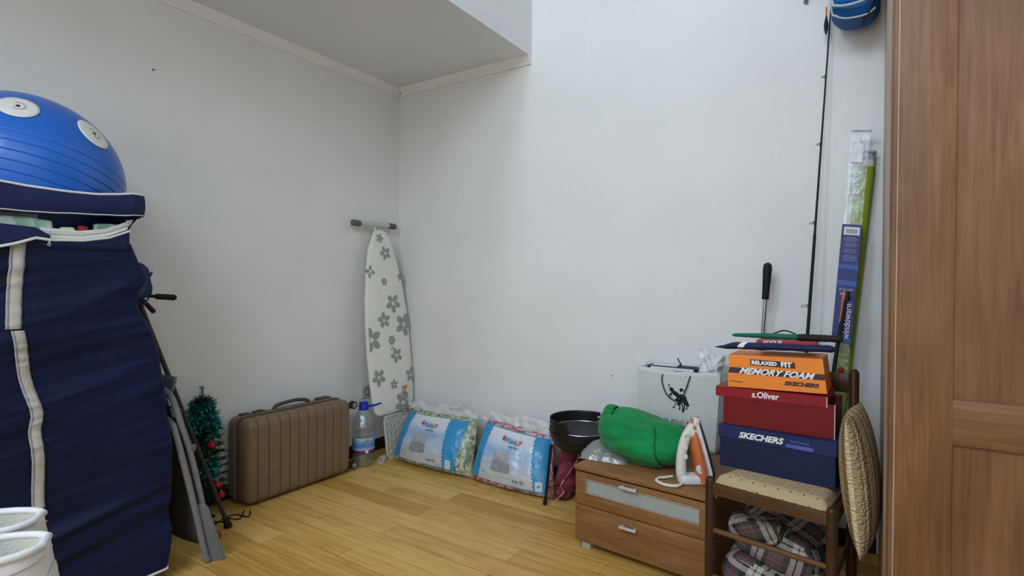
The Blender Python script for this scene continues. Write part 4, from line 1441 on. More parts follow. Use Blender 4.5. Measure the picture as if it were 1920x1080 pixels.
# ------------------------------------------------------------------ two packed pillows leaning on the back wall
def pillow_pack(label, corners, depth, fill, edge_fill, insert_u, label_rect, ix, slant=0.09):
    """corners: bottom left, bottom right, top left, top right of the seam plane"""
    BL, BRt, TL, TRt = [Vector(c) for c in corners]
    org = (BL + BRt) / 2
    org.z = 0.0
    t = thing('packed_pillow', label, 'pillow pack', org, 0, 'packed pillows by the back wall')

    def seam(u, v):
        return (BL.lerp(BRt, u)).lerp(TL.lerp(TRt, u), v) - org

    def bulge(u, v):
        a, c = max(0.0, 4 * u * (1 - u)), max(0.0, 4 * v * (1 - v))
        return (a ** 0.42) * (c ** 0.42)

    def front(u, v, off=0.0):
        p = seam(u, v)
        k = bulge(u, v)
        w = 0.010 * nz(u * 5 + ix * 9, v * 4, 1.0) + 0.004 * nz(u * 14 + ix * 9, v * 12, 4.0)
        sag = 0.0
        return p + Vector((0.0, -(0.095 * k + off) - w * k, -0.30 * (0.095 * k + off) * 0.0 + (0.012 * (1 - v) * k * 0)))

    def back(u, v, off=0.0):
        p = seam(u, v)
        return p + Vector((0.0, (depth + off) * bulge(u, v) * (0.55 + 0.45 * v) + off, 0))

    b = MB(); b.grid(lambda u, v: front(u, v), 56, 34); b.grid(lambda u, v: back(u, v), 30, 20)
    bmesh.ops.remove_doubles(b.bm, verts=b.bm.verts[:], dist=0.0008)
    b.build('pillow', fill, t, angle=80)
    if edge_fill:
        b = MB(); b.grid(lambda u, v: front(lerp(0.90, 0.998, u), lerp(0.03, 0.97, v), 0.003), 10, 24); b.build('pillow_side', edge_fill, t)
    # printed insert sheet
    u1 = insert_u

    def sheet(u, v):
        uu = lerp(0.004, u1 + slant * (v - 0.5), u)
        return front(uu, lerp(0.13 - 0.05 * u, 0.955, v), 0.0035)
    b = MB(); b.keep = True; b.grid(sheet, 50, 34); ins = b.build('printed_insert', M['blue_sheet'], t, angle=80)
    lu0, lu1, lv0, lv1 = label_rect

    def on_lab(a, c, off=0.0062):
        # a, c in 0..1 on the panel
        return front(lerp(lu0, lu1, a) + 0.045 * (c - 0.5) * (1 if a > 0.5 else -1) * abs(2 * a - 1) * -0.6, lerp(lv0, lv1, c), off)

    wave = 26
    b = MB(); b.keep = True
    b.grid(lambda u, v: on_lab(u + (0.020 * (u - 0.5) * 2 * (1 if (int(v * wave) % 2) else 0)), v), 30, wave * 2 + 1, uvs=lambda u, v: (u, v))
    pn = b.build('label_panel', M['panel'], ins, angle=80)
    W, Hh = (lu1 - lu0) * (BRt - BL).length, (lv1 - lv0) * 0.34
    at = lambda a0, c0: (lambda x, y: on_lab(a0 + x / W, c0 + y / Hh, 0.0092))
    lettering('Wake', 0.040, at(0.52, 0.845), M['logo_blue'], pn, shear=0.25, bold=0.0008)
    lettering('UP', 0.036, at(0.70, 0.835), M['logo_red'], pn, shear=0.25, bold=0.0006)
    decal([ell(0, 0, 0.011, 0.012, 14, 0.4), ell(0.004, 0.014, 0.004, 0.004)], at(0.36, 0.865), 'strawberry_logo', M['logo_red'], pn)
    lettering('Fluffy Pillow', 0.015, at(0.62, 0.745), M['ink_grey'], pn, bold=0.0004)
    decal([q for k in range(4) for q in stroke([(-0.045 + 0.004 * k, -0.008 * k), (0.06 + 0.003 * (k % 2), -0.008 * k)], 0.0022)], at(0.62, 0.70), 'small_print', M['ink_faint'], pn)
    for (cx, cy, hx, hy, mm) in ((0.0, -0.027, 0.064, 0.031, 'pillow_grey'), (-0.002, 0.028, 0.058, 0.028, 'pillow_grey2')):
        f = at(0.43, 0.45)

        def rr(u, v):
            x, y = 2 * u - 1, 2 * v - 1
            return f(cx + hx * x * (1 - 0.10 * y ** 4), cy + hy * y * (1 - 0.10 * x ** 4))
        b = MB(); b.keep = True; b.grid(rr, 16, 12); b.build('pillow_picture', M[mm], pn, smooth=False)
    decal([ell(0, 0, 0.0075, 0.0075), ell(0.020, -0.001, 0.0075, 0.0075)], at(0.70, 0.13), 'care_icon', M['ink_grey'], pn)
    decal([ell(0.047, 0.000, 0.0125, 0.0125, 20)], at(0.70, 0.13), 'round_seal', M['pillow_grey'], pn)
    decal([q for k in range(3) for q in stroke([(-0.010, -0.007 * k), (0.018, -0.007 * k)], 0.0020)], at(0.10, 0.20), 'small_print', M['ink_faint'], pn)
    tg = lambda x, y: front(lu1 + 0.075 + x / (BRt - BL).length, 0.20 + y / 0.34, 0.0075)
    decal([[(-0.020, -0.028), (0.016, -0.030), (0.020, 0.026), (-0.014, 0.028)]], tg, 'paper_tag', M['tag_white'], t)
    decal(stroke([(-0.002, -0.012), (0.002, 0.010)], 0.003), lambda x, y: tg(x, y) + Vector((0, -0.001, 0)), 'tag_print', M['ink_faint'], t)
    # clear bag around it all, with its gathered upper edge
    b = MB(); b.grid(lambda u, v: front(lerp(-0.012, 1.012, u), lerp(0.004, 1.0, v), 0.0135 + 0.0025 * nz(u * 22 + ix, v * 16, 2.0)), 60, 36); b.keep = True
    b.build('clear_bag', M['film'], t, angle=80)
    b = MB(); b.keep = True

    def crumple(u, v):
        p = seam(u, 1.0)
        k = 0.5 + 0.5 * nz(u * 4.5 + ix * 3, 0.5)
        return p + Vector((0.008 * nz(u * 9, v * 4, ix), -0.012 + 0.022 * v + 0.016 * nz(u * 9, v * 3, 3 + ix), -0.02 + v * (0.040 + 0.056 * k)))
    b.grid(crumple, 70, 10)
    b.build('bag_edge', M['film_top'], t, angle=80, solid=0.001)
    return t, front, seam, org


pa, fr1, sm1, og1 = pillow_pack('clear pack of pillow with green leafy filling, beside the ironing board', [(0.235, -0.265, 0.008), (0.846, -0.265, 0.008), (0.275, -0.150, 0.300), (0.800, -0.150, 0.310)], 0.13, M['fill_green'], None, 0.895, (0.16, 0.710, 0.12, 0.955), 0)
b = MB(); b.keep = True
b.grid(lambda u, v: sm1(0.0, 1.0) + Vector((-0.01 + 0.11 * u + 0.01 * nz(u * 6, v * 5), -0.02 + 0.03 * nz(u * 5, v * 3, 4), 0.0 + 0.055 * v * (1 - 0.6 * u) + 0.01 * nz(u * 7, v * 7, 2))), 16, 8)
b.build('bag_handle', M['film_top'], pa, angle=80, solid=0.001)
b = MB(); b.keep = True
b.grid(lambda u, v: sm1(0.60 + 0.22 * u, 1.0) + Vector((0.0, -0.01 + 0.02 * nz(u * 5, v * 3, 8), 0.035 + 0.045 * math.sin(u * PI * 0.9 + 0.3) * v + 0.012 * u)), 16, 6)
b.build('bag_handle', M['film_top'], pa, angle=80, solid=0.001)
pb, fr2, sm2, og2 = pillow_pack('clear pack of pillow with pink filling, beside the black grill', [(0.850, -0.275, 0.008), (1.375, -0.275, 0.008), (0.880, -0.150, 0.325), (1.305, -0.150, 0.290)], 0.13, M['fill_pink'], None, 0.975, (0.17, 0.815, 0.12, 0.945), 1, 0.03)
b = MB(); b.keep = True
b.grid(lambda u, v: sm2(0.0, 1.0) + Vector((-0.03 + 0.09 * u, -0.02 + 0.02 * nz(u * 5, v * 3, 6), -0.01 + 0.040 * v * (1 - 0.7 * u) + 0.008 * nz(u * 7, v * 7, 5))), 14, 7)
b.build('bag_handle', M['film_top'], pb, angle=80, solid=0.001)
# the pink pillow's far end bulges out beyond the grill leg
b = MB()
b.rbox((1.372 - og2.x, -0.270 - og2.y, 0.012), (1.462 - og2.x, -0.085 - og2.y, 0.270), 0.040, (10, 14, 20), lambda p, n: p + n * 0.022 * nz(p.x * 18, p.y * 18, p.z * 20) + Vector(((p.z - 0.1) * 0.14, 0, 0)))
b.build('pillow_end', M['fill_maroon'], pb, angle=80)
b = MB(); b.keep = True
b.tube(smooth_path([(1.405 - og2.x, -0.290 - og2.y, 0.02), (1.440 - og2.x, -0.285 - og2.y, 0.06), (1.425 - og2.x, -0.285 - og2.y, 0.09), (1.45 - og2.x, -0.275 - og2.y, 0.14), (1.495 - og2.x, -0.25 - og2.y, 0.22), (1.49 - og2.x, -0.22 - og2.y, 0.27)], 8), 0.0035, 6)
b.build('bag_seam', M['fill_pink'], pb)

# ------------------------------------------------------------------ kettle grill
GX, GY = 1.510, -0.235
gr = thing('barbecue_grill', 'black round charcoal grill with raised wind shield beside the chest', 'grill', (GX, GY, 0))
RZ, GR_R = 0.372, 0.158
b = MB()
b.lathe([(0.0, 0.272), (0.06, 0.274), (0.115, 0.286), (0.140, 0.308), (0.150, 0.335), (0.151, 0.342), (0.158, 0.346), (0.158, 0.372), (0.162, 0.374), (0.162, 0.369), (0.154, 0.366), (0.147, 0.340), (0.135, 0.310), (0.11, 0.291), (0.0, 0.279)], 56)
b.build('fire_bowl', M['black_metal'], gr, angle=35)
b = MB()


def shield(u, v):
    a = R(lerp(78, 272, u))
    return Vector((0.1575 * math.cos(a), 0.1575 * math.sin(a), lerp(0.352, 0.434, v)))


ns_ = 60
vv = [[b.bm.verts.new(shield(i / ns_, j / 8)) for j in range(9)] for i in range(ns_ + 1)]
for i in range(ns_):
    for j in range(8):
        if i in (0, 1) and j in (3, 5):
            continue
        if 44 <= i <= 46 and j in (4, 6):
            continue
        b.bm.faces.new((vv[i][j], vv[i + 1][j], vv[i + 1][j + 1], vv[i][j + 1]))
b.build('wind_shield', M['black_metal'], gr, solid=0.0025)
b = MB()
zc = 0.380
b.tube([(0.149 * math.cos(k * PI / 32), 0.149 * math.sin(k * PI / 32), zc) for k in range(64)], 0.0024, 8, closed=True)
b.build('grate_rim', M['steel'], gr)
b = MB()
for k in range(-9, 10):
    y = k * 0.0155
    h = math.sqrt(max(0, 0.149 ** 2 - y * y))
    c, s = math.cos(0.35), math.sin(0.35)
    b.tube([(-h * c - y * s, -h * s + y * c, zc), (h * c - y * s, h * s + y * c, zc)], 0.0013, 6)
b.tube([(-0.10, -0.11, zc - 0.003), (0.10, 0.11, zc - 0.003)], 0.002, 6)
b.tube([(0.145, 0.02, zc), (0.19, 0.075, zc + 0.004), (0.215, 0.105, zc + 0.006), (0.225, 0.090, zc + 0.006), (0.20, 0.055, zc + 0.003), (0.149, 0.0, zc)], 0.0026, 8)
b.build('grate', M['grate'], gr)
for (x, y) in ((-0.142, -0.105), (0.152, -0.030), (-0.02, 0.150)):
    b = MB(); b.tube([(x * 0.86, y * 0.86, 0.300), (x * 1.02, y * 1.02, 0.0)], 0.0075, 12); lg = b.build('leg', M['black_metal'], gr)
    b = MB(); b.tube([(x * 1.02, y * 1.02, 0.0), (x * 1.018, y * 1.018, 0.022)], 0.010, 12); b.build('foot_cap', M['rubber'], lg)
b = MB(); b.tube([(-0.142 * 0.98, -0.105 * 0.98, 0.085), (0.152 * 0.98, -0.030 * 0.98, 0.085)], 0.0028, 8); b.tube([(-0.142 * 0.98, -0.105 * 0.98, 0.085), (-0.02, 0.147, 0.085)], 0.0028, 8); b.build('leg_brace', M['black_metal'], gr)

# ------------------------------------------------------------------ chest of two drawers
CA = R(-5.13)
ch = thing('drawer_chest', 'low walnut chest with two drawers, a frosted panel and chrome handles', 'chest', (1.686, -0.649, 0.0), CA)
CW, CD = 0.572, 0.520
b = MB(); b.box2((0, 0.019, 0.030), (0.016, CD, 0.327), 0.001); b.box2((CW - 0.016, 0.019, 0.030), (CW, CD, 0.327), 0.001); b.box2((0.016, CD - 0.012, 0.030), (CW - 0.016, CD, 0.327)); b.box2((0.016, 0.019, 0.030), (CW - 0.016, CD - 0.012, 0.046)); b.box2((0.016, 0.030, 0.176), (CW - 0.016, CD - 0.012, 0.186)); b.build('carcass', M['chest'], ch, smooth=False)
b = MB(); b.box2((-0.004, -0.004, 0.327), (CW + 0.004, CD + 0.004, 0.345), 0.002); b.build('top_board', M['chest'], ch)
for i, (z0, z1) in enumerate(((0.187, 0.319), (0.034, 0.183))):
    b = MB()
    if i == 0:
        b.box2((0.001, 0, z0), (0.052, 0.018, z1), 0.0015); b.box2((CW - 0.052, 0, z0), (CW - 0.001, 0.018, z1), 0.0015)
        b.box2((0.052, 0, z0), (CW - 0.052, 0.018, 0.238), 0.0012); b.box2((0.052, 0, 0.295), (CW - 0.052, 0.018, z1), 0.0012)
    else:
        b.box2((0.001, 0, z0), (CW - 0.001, 0.018, z1), 0.0015)
    d = b.build('drawer', M['chest'], ch)
    if i == 0:
        b = MB(); b.box2((0.048, 0.006, 0.234), (CW - 0.048, 0.011, 0.299)); b.build('frosted_panel', M['frost'], d, smooth=False)
        b = MB()
        for lo, hi in (((0.050, -0.0008, 0.2365), (CW - 0.050, 0.004, 0.2395)), ((0.050, -0.0008, 0.2935), (CW - 0.050, 0.004, 0.2965)), ((0.0505, -0.0008, 0.2365), (0.0535, 0.004, 0.2965)), ((CW - 0.0535, -0.0008, 0.2365), (CW - 0.0505, 0.004, 0.2965))):
            b.box2(lo, hi)
        b.build('panel_bead', M['edge'], d, smooth=False)
    hz = 0.3065 if i == 0 else 0.150
    b = MB(); b.box2((0.212, -0.024, hz - 0.005), (0.285, -0.018, hz + 0.006), 0.0015); b.box2((0.218, -0.020, hz - 0.003), (0.226, 0.001, hz + 0.004)); b.box2((0.271, -0.020, hz - 0.003), (0.279, 0.001, hz + 0.004)); b.build('handle', M['chrome'], d)
for (x, y) in ((0.045, 0.035), (CW - 0.045, 0.035), (0.045, CD - 0.04), (CW - 0.045, CD - 0.04)):
    b = MB(); b.box2((x - 0.02, y - 0.02, 0.0), (x + 0.02, y + 0.02, 0.032), 0.003); b.build('foot', M['card_raw'], ch)

# ------------------------------------------------------------------ zip bag with small parts
zb = thing('zip_bag', 'small clear zip bag of white parts on the left end of the chest', 'bag', (1.752, -0.485, 0.346), R(6))


def zfilm(sg):
    def fn(u, v):
        k = (4 * u * (1 - u) * 4 * v * (1 - v)) ** 0.4
        return Vector((lerp(-0.100, 0.105, u) + 0.012 * nz(v * 5, u * 3), lerp(-0.075, 0.085, v), max(0.001, 0.030 * k * (1.3 if sg > 0 else 0.0) + 0.062 * max(0, 0.55 - abs(u - 0.25)) * v + (0.010 * nz(u * 9, v * 9, 4) * k if sg > 0 else 0.0))))
    return fn


b = MB(); b.keep = True; b.grid(zfilm(1), 24, 20); b.grid(zfilm(-1), 12, 10); b.build('bag_film', M['zip_film'], zb, angle=80)
b = MB(); b.tube([zfilm(1)(k / 12 * 0.6, 0.99) + Vector((0, 0, 0.002)) for k in range(13)], 0.0035, 8); b.build('zip_strip', M['red_cloth'], zb)
rz_ = random.Random(11)
for k in range(9):
    b = MB()
    b.rbox((-0.013, -0.008, 0), (0.013, 0.008, 0.012), 0.004, (4, 4, 4))
    o = b.build('small_part', [M['tag_white'], M['ink'], M['steel']][k % 3], zb)
    o.location = (rz_.uniform(-0.055, 0.075), rz_.uniform(-0.05, 0.05), 0.003 + 0.006 * (k % 3))
    o.rotation_euler = (rz_.uniform(-0.2, 0.2), rz_.uniform(-0.2, 0.2), rz_.uniform(0, 3))

# ------------------------------------------------------------------ green cloth bundle
gb = thing('green_bundle', 'folded bright green cloth bundle on the drawer chest', 'cloth', (1.905, -0.445, 0.349), R(-2))


def bund(u, v, grow=0.0):
    """u along the roll, v around"""
    x = lerp(-0.205, 0.195, u)
    e = max(0.0, 1 - (2 * u - 1) ** 2) ** 0.33
    a = 2 * PI * v
    ry = (0.108 + 0.020 * math.sin(u * 3.0)) * e
    rzz = (0.101 + 0.010 * math.cos(u * 5) - 0.012 * u) * e
    wr = 0.020 * nz(x * 6, math.cos(a) * 1.3, math.sin(a) * 1.3) + 0.012 * (1 - 2.4 * abs(nz(x * 6 + 2.2 * math.sin(a + x * 6), math.cos(a) * 1.8, 7.0))) + 0.005 * (1 - 2.4 * abs(nz(x * 16 + 3 * math.sin(a), math.cos(a) * 4, 2.0)))
    r = 1 + grow / 0.1
    y, z = (ry + wr * e) * r * math.cos(a), (rzz + wr * e) * r * math.sin(a)
    z = z + 0.098 + 0.020 * (0.5 - u)
    if z < 0.0:
        z = 0.0008 + 0.001 * math.sin(a)
    return Vector((x, y + 0.02 * math.sin(u * 2.4) - 0.05 * (u - 0.5), max(z, 0.0008)))


b = MB(); b.grid(lambda u, v: bund(u, v), 70, 60, cv=True); b.build('rolled_cloth', M['green_cloth'], gb, angle=80)
# outer wrap whose edge crosses the roll obliquely
b = MB(); b.keep = True
b.grid(lambda u, v: bund(lerp(0.06, 0.66 + 0.16 * math.sin((v * 0.66 + 0.02) * PI) - 0.10 * v, u), lerp(0.80, 0.10, v) if False else lerp(0.98, 0.36, v) % 1.0, 0.010), 40, 40)
b.tube([bund(0.66 + 0.16 * math.sin((k / 40 * 0.66 + 0.02) * PI) - 0.10 * k / 40, lerp(0.98, 0.36, k / 40), 0.011) for k in range(41)], 0.004, 8)
b.build('outer_wrap', M['green_cloth'], gb, angle=80, solid=0.004)
# pleats fanning out under the wrap edge
b = MB(); b.keep = True
for k in range(5):
    uu0, uu1 = 0.62 + 0.012 * k, 0.92 - 0.02 * k
    b.tube([bund(lerp(uu0, uu1, s / 14), lerp(0.70 + 0.022 * k, 0.90 + 0.012 * k, (s / 14) ** 1.2), 0.002) for s in range(15)], [0.0005 + 0.0055 * math.sin(PI * (s / 14)) for s in range(15)], 8)
b.build('pleat', M['green_cloth'], gb)
b = MB(); b.keep = True
b.grid(lambda u, v: bund(0.03 + 0.16 * u, 0.20 + 0.17 * v, 0.008 + 0.022 * math.sin(u * PI) * math.sin(v * PI) ** 0.5), 14, 12)
b.build('end_fold', M['green_cloth'], gb, angle=80, solid=0.004)
b = MB(); b.keep = True
b.grid(lambda u, v: bund(0.78 + 0.17 * u, 0.02 + 0.12 * v, 0.006 + 0.020 * math.sin(u * PI) * math.sin(v * PI)), 14, 12)
b.build('end_fold', M['green_cloth'], gb, angle=80, solid=0.004)

# ------------------------------------------------------------------ white paper carrier bag and what it holds
pg = thing('paper_bag', 'large grey white paper shopping bag with black rider print on the chest', 'bag', (1.965, -0.115, 0.347))


def bag_top(x, back_):
    return (0.362 + 0.012 * abs(x) / 0.19 - (0.010 if not back_ else -0.004) + 0.006 * nz(x * 14, 1.0 if back_ else 4.0))


def bag_wall(u, v):
    t4 = u * 4
    z01 = v
    hw = lerp(0.172, 0.192, z01)
    hd = lerp(0.060, 0.062, z01)
    C4 = [(-hw, -hd), (hw, -hd), (hw, hd), (-hw, hd)]
    i = int(t4) % 4
    s = t4 - int(t4)
    x = lerp(C4[i][0], C4[(i + 1) % 4][0], s)
    y = lerp(C4[i][1], C4[(i + 1) % 4][1], s)
    if i in (1, 3):                    # gusset
        x -= (1 if i == 1 else -1) * 0.022 * math.sin(PI * s) * v
    else:
        y += (-1 if i == 0 else 1) * 0.010 * math.sin(PI * s) * math.sin(PI * min(1, v * 0.9)) + 0.004 * nz(x * 8, v * 4, i)
    return Vector((x, y, v * bag_top(x, i == 2)))


b = MB(); b.keep = True; b.grid(bag_wall, 88, 18, cu=True); b.poly([bag_wall(k / 4, 0) for k in range(4)]); b.build('bag_walls', M['bag_paper'], pg, angle=60, solid=0.0018)


def bag_front(x0, z0):
    return lambda a, c: (lambda X, Z: Vector((X, bag_wall(max(0.0, min(0.2499, (X / 0.364 + 0.5) / 4)), Z / 0.36).y - 0.0024, Z)))(x0 + a, z0 + c)


# riders print, as loose ink shapes
polo = [ell(-0.031, 0.043, 0.009, 0.012, 14, 0.5), ell(0.012, 0.046, 0.0075, 0.009, 14, -0.2), ell(-0.013, 0.026, 0.022, 0.010, 16, -0.5), ell(-0.036, 0.022, 0.008, 0.005, 12, 0.8), ell(0.004, 0.016, 0.016, 0.008, 14, 0.6), ell(0.022, 0.000, 0.017, 0.012, 16, -0.6),
        ell(0.034, -0.010, 0.011, 0.014, 14, 0.3), ell(0.006, -0.012, 0.018, 0.008, 14, 0.9), ell(-0.002, -0.002, 0.014, 0.006, 12, -0.3), ell(0.030, 0.012, 0.006, 0.012, 12, 0.5), ell(0.043, -0.018, 0.005, 0.009, 12, 0.4)]
polo += stroke([(-0.046, 0.062), (-0.040, 0.040), (-0.030, 0.030)], 0.0022) + stroke([(-0.049, 0.066), (-0.040, 0.060)], 0.004) + stroke([(-0.044, 0.018), (-0.038, 0.008), (-0.030, 0.014)], 0.003)
polo += stroke([(0.002, -0.014), (0.008, -0.034), (0.004, -0.046)], 0.006) + stroke([(0.014, -0.014), (0.022, -0.034), (0.018, -0.052)], 0.006) + stroke([(0.026, -0.014), (0.028, -0.036), (0.022, -0.056)], 0.005) + stroke([(0.036, -0.016), (0.040, -0.030), (0.036, -0.040)], 0.005)
polo += stroke([(-0.008, -0.004), (-0.016, -0.028), (-0.021, -0.038)], 0.003) + stroke([(-0.028, -0.038), (-0.016, -0.037)], 0.004) + stroke([(0.020, 0.050), (0.026, 0.036), (0.022, 0.026)], 0.003)
decal(polo, bag_front(0.012, 0.225), 'rider_print', M['ink'], pg)
lettering('U.S. POLO ASSN.', 0.0235, bag_front(0.020, 0.122), M['ink_grey'], pg, bold=0.0006)
pts = [Vector((x, -0.0640 - 0.004 - dy, z)) for x, z, dy in ((-0.062, 0.336, 0.0), (-0.064, 0.310, 0.004), (-0.052, 0.268, 0.006), (-0.030, 0.236, 0.007), (0.002, 0.222, 0.007), (0.030, 0.240, 0.007), (0.048, 0.280, 0.006), (0.060, 0.320, 0.003), (0.066, 0.340, 0.0))]
b = MB(); b.tube(smooth_path([p + Vector((0, -0.008, 0)) for p in pts], 8), 0.0026, 10); b.build('cord_handle', M['ink'], pg)
b = MB(); b.tube(smooth_path([(-0.008, 0.040, 0.350), (-0.006, 0.028, 0.372), (-0.012, 0.010, 0.392), (-0.016, 0.004, 0.405)], 8), 0.0028, 10); b.tube(smooth_path([(-0.008, 0.022, 0.376), (-0.016, 0.014, 0.366)], 4), 0.0022, 8); b.build('cord_handle', M['ink'], pg)

bx = thing('book_box', 'dark navy flat box with white label standing inside the paper shopping bag', 'box', (1.948, -0.112, 0.352), 0.0)
b = MB(); b.box2((-0.135, -0.032, 0.0), (0.112, 0.044, 0.362), 0.002); b.build('box_body', M['navy_box'], bx, smooth=False)
b = MB(); b.box2((-0.118, -0.020, 0.3615), (0.000, 0.030, 0.3635)); b.box2((-0.118, -0.0365, 0.345), (0.085, -0.031, 0.358)); b.build('white_label', M['tag_white'], bx, smooth=False)
decal([ell(0.065, 0.004, 0.015, 0.008)], lambda x, y: Vector((x, y, 0.3632)), 'finger_hole', M['ink'], bx)
# milky carrier bag stuffed into the right side
wb = thing('plastic_carrier', 'crumpled white plastic carrier stuffed in the right side of the shopping bag', 'bag', (2.095, -0.112, 0.60))
b = MB()


def crump(p, n):
    k = nz(p.x * 22, p.y * 22, p.z * 22) + 0.5 * nz(p.x * 50, p.y * 50, p.z * 50)
    q = p + n * 0.022 * k
    if q.z > 0.13:
        q.x += 0.03 * nz(p.x * 30, 2.0) * (q.z - 0.13) * 20
        q.z += 0.02 * nz(p.x * 28, p.y * 28, 9)
    q.x = max(-0.032, q.x) if q.z < 0.10 else q.x
    q.x = min(0.042, q.x) if q.z < 0.125 else q.x
    return q


b.rbox((-0.035, -0.042, 0.0), (0.060, 0.045, 0.178), 0.035, (18, 16, 26), crump)
b.build('carrier_film', M['white_bag'], wb, angle=80)
b = MB(); b.keep = True
b.grid(lambda u, v: Vector((-0.055 + 0.11 * u + 0.012 * nz(u * 5, v * 5), 0.02 * nz(u * 6, v * 3, 2), 0.125 + 0.085 * v * (0.55 + 0.45 * math.sin(u * 4 + 0.6)) + 0.012 * nz(u * 8, v * 8, 5))), 24, 10)
b.build('carrier_handle', M['white_bag'], wb, angle=80)

# ------------------------------------------------------------------ steam iron standing on its heel
ir = thing('steam_iron', 'cream and orange steam iron standing upright on the chest corner', 'iron', (2.150, -0.590, 0.3455), R(33.4))
# local: x to the right (soleplate side), z up to the tip, y away from the viewer


def half_w(z):
    return curve_at([(0.0, 0.046), (0.06, 0.052), (0.12, 0.047), (0.18, 0.034), (0.22, 0.020), (0.245, 0.007), (0.252, 0.001)], z)


def sole_x(z):
    return curve_at([(0.0, 0.066), (0.08, 0.072), (0.14, 0.066), (0.20, 0.048), (0.252, 0.020)], z) if False else lerp(0.074, 0.024, max(0, (z - 0.05) / 0.2)) - 0.0


def sheet_at(xo, th, z0=0.006, z1=0.252, wk=1.0):
    def fn(u, v):
        z = lerp(z0, z1, v)
        a = 2 * PI * u
        return Vector((sole_x(z) + xo + th * math.cos(a), half_w(z) * wk * math.sin(a), z))
    return fn


b = MB(); b.grid(sheet_at(-0.003, 0.004), 24, 30, cu=True); b.build('soleplate', M['soleplate'], ir)
b = MB(); b.grid(sheet_at(-0.015, 0.010, 0.004, 0.250, 0.97), 28, 30, cu=True); b.build('skirt', M['iron_shell'], ir)


def body(u, v):
    z = lerp(0.012, 0.246, v)
    a = 2 * PI * u
    top = curve_at([(0.0, 0.030), (0.05, 0.040), (0.13, 0.036), (0.20, 0.024), (0.25, 0.010)], z)
    return Vector((sole_x(z) - 0.022 - top * 0.5 + top * 0.55 * math.cos(a), half_w(z) * 0.90 * math.sin(a), z))


b = MB(); b.grid(body, 28, 26, cu=True); b.build('water_tank', M['iron_orange'], ir)
b = MB()
b.rbox((-0.046, -0.030, 0.0), (0.058, 0.030, 0.034), 0.010, (12, 8, 6)); b.build('heel', M['iron_shell'], ir)
# handle: a loop from heel to nose
hp = smooth_path([(-0.034, 0, 0.010), (-0.042, 0, 0.050), (-0.040, 0, 0.110), (-0.028, 0, 0.165), (-0.008, 0, 0.205), (0.014, 0, 0.232), (0.026, 0, 0.246)], 8)
b = MB()
n_ = len(hp)
rr_ = [curve_at([(0.0, 0.021), (0.3, 0.019), (0.6, 0.0185), (0.85, 0.016), (1.0, 0.006)], i / (n_ - 1)) for i in range(n_)]
b.tube(hp, rr_, 16); b.build('handle', M['iron_white'], ir)
b = MB()
b.grid(lambda u, v: Vector((lerp(0.004, 0.032, u) - 0.02 * v, 0.026 * math.sin((u - 0.5) * PI) * 0 + (0.020 + 0.004 * u) * math.cos(PI * v) if False else lerp(-0.022, 0.022, u), lerp(0.175, 0.235, v))), 2, 2) if False else b.rbox((-0.004, -0.024, 0.120), (0.024, 0.024, 0.212), 0.011, (8, 8, 10), lambda p, n: p + Vector(((0.165 - p.z) * 0.25, 0, 0)))
b.build('control_housing', M['iron_shell'], ir)
b = MB(); b.lathe([(0.0, 0.012), (0.016, 0.012), (0.018, 0.008), (0.018, 0.0)], 22, Matrix.Translation((0.022, -0.030, 0.064)) @ Matrix.Rotation(R(90), 4, 'X')); b.build('temperature_dial', M['iron_shell'], ir)
b = MB()
for z in (0.105, 0.140):
    b.box((-0.030, -0.0175, z), (0.012, 0.010, 0.018), None, 0.003)
b.build('button', M['iron_shell'], ir)
b = MB(); b.tube([(-0.026 + 0.009 * math.cos(a), -0.0185, 0.176 + 0.012 * math.sin(a)) for a in [k * PI / 10 for k in range(11)]], 0.0018, 8); b.build('spray_mark', M['ink_faint'], ir)
cp = smooth_path([(-0.036, -0.006, 0.012), (-0.046, -0.030, 0.010), (-0.075, -0.052, 0.0075), (-0.115, -0.040, 0.0075), (-0.135, 0.000, 0.0075), (-0.118, 0.030, 0.0075), (-0.085, 0.040, 0.0075), (-0.06, 0.05, 0.0075)], 14)
b = MB(); b.tube(cp, [0.0052 + 0.0012 * (1 if (k // 2) % 2 and k < 60 else 0) for k in range(len(cp))], 10); b.build('power_cord', M['iron_white'], ir)


# ------------------------------------------------------------------ wooden chair
CHA = R(-10.6)
cr = thing('wooden_chair', 'dark wooden chair with dotted tan seat carrying a stack of shoe boxes', 'chair', (2.271, -0.8165, 0.0), CHA)
SW, SD, TP = 0.362, 0.375, 0.050
for x, y, z1, rr in ((0, 0, 0.462, 0.0155), (SW, 0, 0.462, 0.0155), (TP, SD, 0.818, 0.0165), (SW - TP + 0.02, SD, 0.818, 0.0165)):
    b = MB(); b.tube([(x, y, 0.0), (x, y, 0.10), (x, y, z1 - 0.014), (x, y, z1 - 0.006), (x, y, z1 - 0.001), (x, y, z1)], [rr * 0.85, rr, rr, rr * 0.85, rr * 0.5, rr * 0.15], 18)
    b.build('leg', M['chair_wood'], cr)
b = MB(); b.box((SW / 2, 0.0, 0.424), (SW, 0.018, 0.038), None, 0.003); b.build('seat_rail', M['rail_wood'], cr)
for x0, x1 in ((0.0, TP), (SW, SW - TP + 0.02)):
    b = MB()
    b.prism([(0.405, 0.012), (0.443, 0.012), (0.443, SD), (0.405, SD)], -0.009, 0.009, lambda z, w, y: Vector((lerp(x0, x1, y / SD) + w, y, z)))
    b.build('seat_rail', M['chair_wood'], cr, smooth=False)
b = MB(); b.box((SW / 2 + 0.01, SD, 0.424), (SW - 2 * TP + 0.02, 0.018, 0.038), None, 0.003); b.build('seat_rail', M['chair_wood'], cr)
b = MB()


